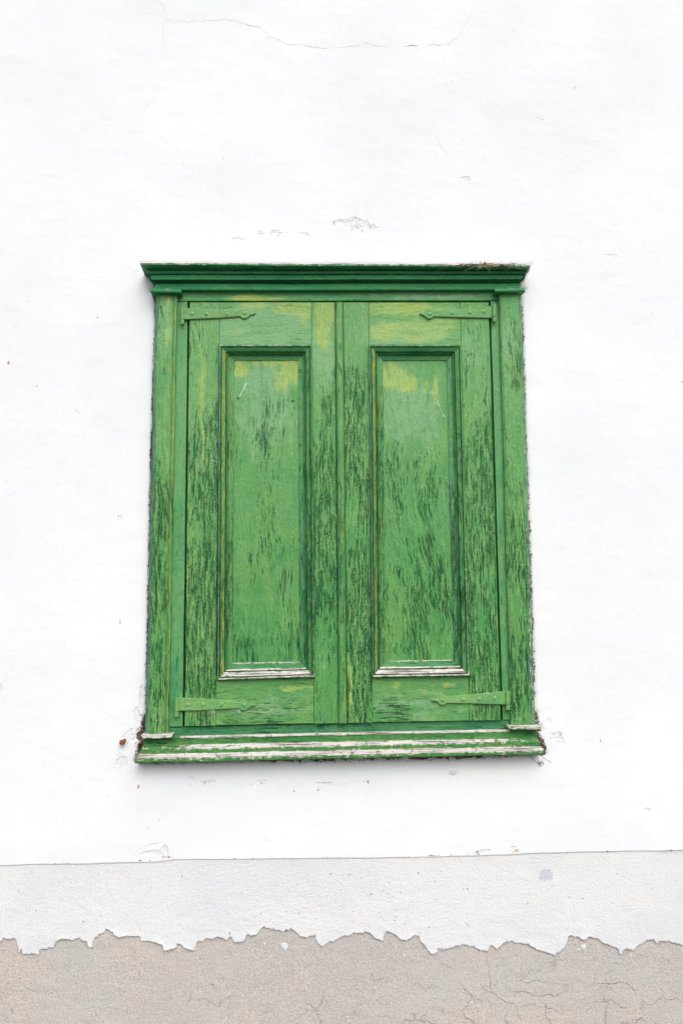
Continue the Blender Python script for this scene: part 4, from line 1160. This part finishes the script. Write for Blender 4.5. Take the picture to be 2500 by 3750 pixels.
def smear(pts, wd, parent, d):
    vs = []; fs = []
    r2 = np.random.default_rng(33)
    q = []
    for (a, b) in zip(pts[:-1], pts[1:]):
        for t in np.linspace(0, 1, 7)[:-1]: q.append(lerp2(a, b, t))
    q.append(pts[-1])
    for i, p in enumerate(q):
        w_ = wd * r2.uniform(.35, 1.0) * (0.4 if i in (0, len(q) - 1) else 1)
        for s, dd in ((-.5, -.0005), (0, .0011), (.5, -.0005)):
            vs.append(P(p[0] + w_ * s, p[1], d + dd))
    for i in range(len(q) - 1):
        for k in (0, 1): fs.append((3 * i + k, 3 * i + k + 1, 3 * i + k + 4, 3 * i + k + 3))
    mesh_obj('paint_scratch', vs, fs, M_white, parent)


smear([(903, 1402), (893, 1424), (884, 1440), (876, 1455)], 8, leafL, .0065)
smear([(1600, 1464), (1606, 1484), (1614, 1503), (1628, 1532)], 4.5, leafR, .0065)


# ------------------------------------------------------------------ strap hinges
def hinge(label, top, botm, disk, rad, tip, side, barrel, pin, rivets, mat=M_metal_y):
    """top/botm: strap edge from the barrel to the disk; side=+1 when the tip points right"""
    d0, d1 = .0205, .0290
    cx, cy = disk
    out = []
    a0 = math.asin(min(.9, (cy - top[-1][1]) / rad)); a1 = math.asin(min(.9, (botm[-1][1] - cy) / rad))
    out += list(top)
    angs = np.linspace(math.pi - a0, 0.55, 9)
    for a in angs: out.append((cx + side * rad * math.cos(a), cy - rad * math.sin(a)))
    out += [(cx + side * rad * 1.28, cy - rad * 0.20), tip, (cx + side * rad * 1.28, cy + rad * 0.26)]
    for a in np.linspace(-0.55, -(math.pi - a1), 9): out.append((cx + side * rad * math.cos(a), cy - rad * math.sin(a)))
    out += list(reversed(botm))
    n = len(out)
    mx = sum(p[0] for p in out) / n; my = sum(p[1] for p in out) / n
    vs = []; fs = []
    rr_ = np.random.default_rng(int(cx))
    jit = rr_.normal(0, 0.5, (n, 2))
    inner = []
    for i, p in enumerate(out):
        a, b = out[(i - 1) % n], out[(i + 1) % n]
        tx, ty = b[0] - a[0], b[1] - a[1]; L = math.hypot(tx, ty) or 1
        nx, ny = ty / L, -tx / L
        if (nx * (mx - p[0]) + ny * (my - p[1])) < 0 and abs(p[0] - mx) > 0: pass
        inner.append((p, (nx, ny)))
    area = sum(out[i][0] * out[(i + 1) % n][1] - out[(i + 1) % n][0] * out[i][1] for i in range(n))
    sg = -1 if area > 0 else 1
    V0 = [P(p[0] + j[0], p[1] + j[1], d1) for (p, nn), j in zip(inner, jit)]
    V2 = [P(p[0] + j[0] + sg * nn[0] * 2.2, p[1] + j[1] + sg * nn[1] * 2.2, d1) for (p, nn), j in zip(inner, jit)]
    for v in V0: vs.append((v[0], -d0, v[2]))
    for v in V0: vs.append((v[0], -d1 + .0026, v[2]))
    for v in V2: vs.append((v[0], -d1, v[2]))
    for i in range(n):
        j = (i + 1) % n
        fs.append((i, j, n + j, n + i)); fs.append((n + i, n + j, 2 * n + j, 2 * n + i))
    fs.append(tuple(range(2 * n, 3 * n)))
    wv = [0.0] * n + [.38] * n + [.16] * n  # pale rim painted so the strap edges look lit
    H = mesh_obj('strap_hinge', vs, fs, mat, win, {'wear_lit': wv, 'moss_lit': [0.3] * (3 * n)}, sharp=25)
    H['label'] = label

    def cyl(name, x0, x1, y0, y1, dc, seg=16, mat_=mat, nr=None):
        r = abs(x1 - x0) / 2 * MM * .98
        ct, cb = P((x0 + x1) / 2, y0, dc), P((x0 + x1) / 2, y1, dc)
        vv = []; ff = []
        prof = [(0.0, .80), (0.04, 1.0), (0.96, 1.0), (1.0, .80)]
        for (t, k) in prof:
            c = ct * (1 - t) + cb * t
            for j in range(seg):
                a = 2 * math.pi * j / seg
                vv.append((c[0] + r * k * math.cos(a), c[1] + r * k * math.sin(a), c[2]))
        for i in range(len(prof) - 1):
            for j in range(seg): ff.append((i * seg + j, i * seg + (j + 1) % seg, (i + 1) * seg + (j + 1) % seg, (i + 1) * seg + j))
        ff.append(tuple(range(seg))); ff.append(tuple(reversed(range((len(prof) - 1) * seg, len(prof) * seg))))
        mesh_obj(name, vv, ff, mat_, H, face_front=False)
    cyl('hinge_barrel', *barrel, .0300)
    cyl('hinge_pin', *pin, .0295)
    for (x, y) in rivets:
        dome('rivet', x, y, d1 - .0002, 8.2 * MM, .0036, M_rivet, H)


z1 = lambda x, y: (480 + x / 1.96, 900 + y / 1.96)
z2 = lambda x, y: (1180 + x / 1.96, 900 + y / 1.96)
z5 = lambda x, y: (430 + x / 1.96, 2300 + y / 1.96)
z6 = lambda x, y: (1230 + x / 1.96, 2300 + y / 1.96)
hinge('strap hinge at the top left corner with rusty flecks', [z1(372, 447), z1(500, 450), z1(640, 456), z1(782, 464)], [z1(372, 530), z1(500, 524), z1(640, 516), z1(786, 507)], z1(815, 486), 19, z1(893, 487), 1,
      (661, 676, 1127, 1170), (660.5, 675.5, 1170.5, 1188), [z1(440, 487), z1(540, 487), z1(690, 490), z1(815, 483)], M_metal_r)
hinge('strap hinge at the top right corner, painted green', [z2(1230, 430), z2(1100, 438), z2(950, 455), z2(800, 466)], [z2(1230, 518), z2(1100, 516), z2(950, 514), z2(796, 510)], z2(768, 488), 18.5, z2(697, 490), -1,
      (1799, 1817, 1115.5, 1160), (1801, 1817, 1160.5, 1179), [z2(768, 488), z2(928, 482), z2(1058, 477), z2(1157, 470)])
hinge('strap hinge at the bottom left corner with lint caught on it', [z5(425, 500), z5(560, 504), z5(720, 514), z5(875, 530)], [z5(425, 597), z5(560, 594), z5(720, 586), z5(872, 578)], z5(908, 556), 20, z5(992, 557), 1,
      (639, 657, 2555, 2605), (638, 655, 2605.5, 2624), [z5(510, 550), z5(615, 548), z5(748, 548), z5(908, 550)])
hinge('strap hinge at the bottom right corner, painted green', [z6(1228, 452), z6(1100, 464), z6(950, 478), z6(800, 488)], [z6(1228, 550), z6(1100, 547), z6(950, 543), z6(800, 540)], z6(765, 518), 19, z6(685, 520), -1,
      (1849, 1867, 2531, 2581), (1850, 1867, 2581.5, 2600), [z6(765, 515), z6(912, 513), z6(1028, 508), z6(1138, 503)])


# ------------------------------------------------------------------ small things
def strands(name, lst, mat, parent, r=0.0005, seg=4):
    """thin bent stalks, each a list of world points"""
    vs = []; fs = []
    for pts in lst:
        pts = [np.array(p) for p in pts]
        o = len(vs)
        for i, p in enumerate(pts):
            t = pts[min(i + 1, len(pts) - 1)] - pts[max(i - 1, 0)]; t = t / (np.linalg.norm(t) + 1e-9)
            a = np.cross(t, (0.3, 1, 0.2)); a /= np.linalg.norm(a) + 1e-9; b = np.cross(t, a)
            rr2 = r * (1 - 0.6 * i / max(1, len(pts) - 1))
            for j in range(seg):
                an = 2 * math.pi * j / seg
                vs.append(p + rr2 * (math.cos(an) * a + math.sin(an) * b))
        for i in range(len(pts) - 1):
            for j in range(seg): fs.append((o + i * seg + j, o + i * seg + (j + 1) % seg, o + (i + 1) * seg + (j + 1) % seg, o + (i + 1) * seg + j))
    return mesh_obj(name, vs, fs, mat, parent, smooth=False, face_front=False)


def wisp(rr_, px, py, d, length, ang, bend=0.5, n=5):
    c = P(px, py, d); out = [c]
    a = ang
    for i in range(n):
        a += rr_.normal(0, bend)
        c = c + np.array([math.cos(a), rr_.normal(0, .25), math.sin(a)]) * length / n
        out.append(c)
    return out


r3 = np.random.default_rng(21)
lst = [wisp(r3, r3.uniform(1690, 1885), r3.uniform(966, 976), .089, r3.uniform(.010, .045), r3.choice([0, math.pi]) + r3.normal(0, .35), .25) for _ in range(70)]
lst += [wisp(r3, 1774 + r3.normal(0, 6), 972, .090, r3.uniform(.008, .022), r3.uniform(.5, 2.6), .3) for _ in range(16)]
o = strands('dry_grass', lst, M_straw, None, 0.0006)
tag(o, 'dry grass and bark shreds lying on the right end of the green cornice', 'dry grass', kind='stuff')
lst = [wisp(r3, r3.uniform(1650, 1880), r3.uniform(968, 978), .088, r3.uniform(.020, .06), r3.choice([0, math.pi]) + r3.normal(0, .12), .12) for _ in range(34)]
o = strands('splintered_edge', lst, M_twig, win, 0.0010)
# small dark bud standing on the cornice
dome('bark_knob', 1774, 965, .088, 5 * MM, .006, M_twig, win, 8)['label'] = 'dark knob of bark standing on the cornice edge'

lst = [wisp(r3, 776 + r3.normal(0, 4), 2607 + r3.normal(0, 3), .029, r3.uniform(.010, .024), r3.uniform(0, 6.28), .5) for _ in range(12)]
o = strands('cobweb', lst, M_web, None, 0.0004)
tag(o, 'pale tuft of cobweb hanging under the bottom left hinge strap', 'cobweb')
lst = [wisp(r3, 873 + r3.normal(0, 2), 2602 + r3.normal(0, 2), .030, r3.uniform(.004, .011), r3.uniform(0, 6.28), .6) for _ in range(16)]
o = strands('cobweb', lst, M_web, None, 0.0004)
tag(o, 'small white cobweb knot beside the spear tip of the bottom left hinge', 'cobweb')

rt = [[P(*p, .003) for p in [(1940, 2766), (1950, 2782), (1962, 2790), (1978, 2800)]]]
rt += [wisp(r3, 1975, 2795, .004, r3.uniform(.006, .015), r3.uniform(0, 6.28), .4) for _ in range(9)]
o = strands('dry_root', rt, M_twig, None, 0.0007)
tag(o, 'thin dark root dangling from under the right end of the sill', 'root')
lst = [wisp(r3, 1835 + r3.normal(0, 10), 2763 + r3.normal(0, 3), .035, r3.uniform(.006, .018), r3.uniform(0, 6.28), .4) for _ in range(16)]
o = strands('straw_tuft', lst, M_straw, None, 0.0005)
tag(o, 'little tuft of pale straw caught below the sill, right of centre', 'straw')

# rusty bolt sticking out of the plaster, left of the sill
c = P(456, 2712, 0.0)
ax = np.array([-0.25, -1.0, -0.25]); ax /= np.linalg.norm(ax)
e1 = np.cross(ax, (0, 0, 1)); e1 /= np.linalg.norm(e1); e2 = np.cross(ax, e1)
vs = []; fs = []; seg = 10
bolt = empty('rusty_bolt', (float(c[0]), 0.0, float(c[2])))
tag(bolt, 'short rusty bolt stub sticking out of the plaster left of the sill', 'bolt')
prof = [(-.012, 7.0), (0.006, 7.4), (.010, 8.2), (.016, 9.5), (.019, 9.0), (.020, 5.0)]
for (t, r) in prof:
    for j in range(seg):
        a = 2 * math.pi * j / seg
        q = np.array(c) + ax * t + (e1 * math.cos(a) + e2 * math.sin(a)) * r * MM * (1 + 0.12 * math.sin(3 * a + t * 300))
        vs.append(q)
for i in range(len(prof) - 1):
    for j in range(seg): fs.append((i * seg + j, i * seg + (j + 1) % seg, (i + 1) * seg + (j + 1) % seg, (i + 1) * seg + j))
fs.append(tuple(range((len(prof) - 1) * seg, len(prof) * seg)))
mesh_obj('bolt_shank', vs, fs, M_rust, bolt, sharp=50)
cr = [(P(456 + 15 * math.cos(a) + r3.normal(0, 2), 2712 + 15 * math.sin(a) + r3.normal(0, 2), .001), .0016) for a in np.linspace(0.6, 4.2, 15)]
crumbs('rust_crumbs', cr, bolt, M_rust, 3)
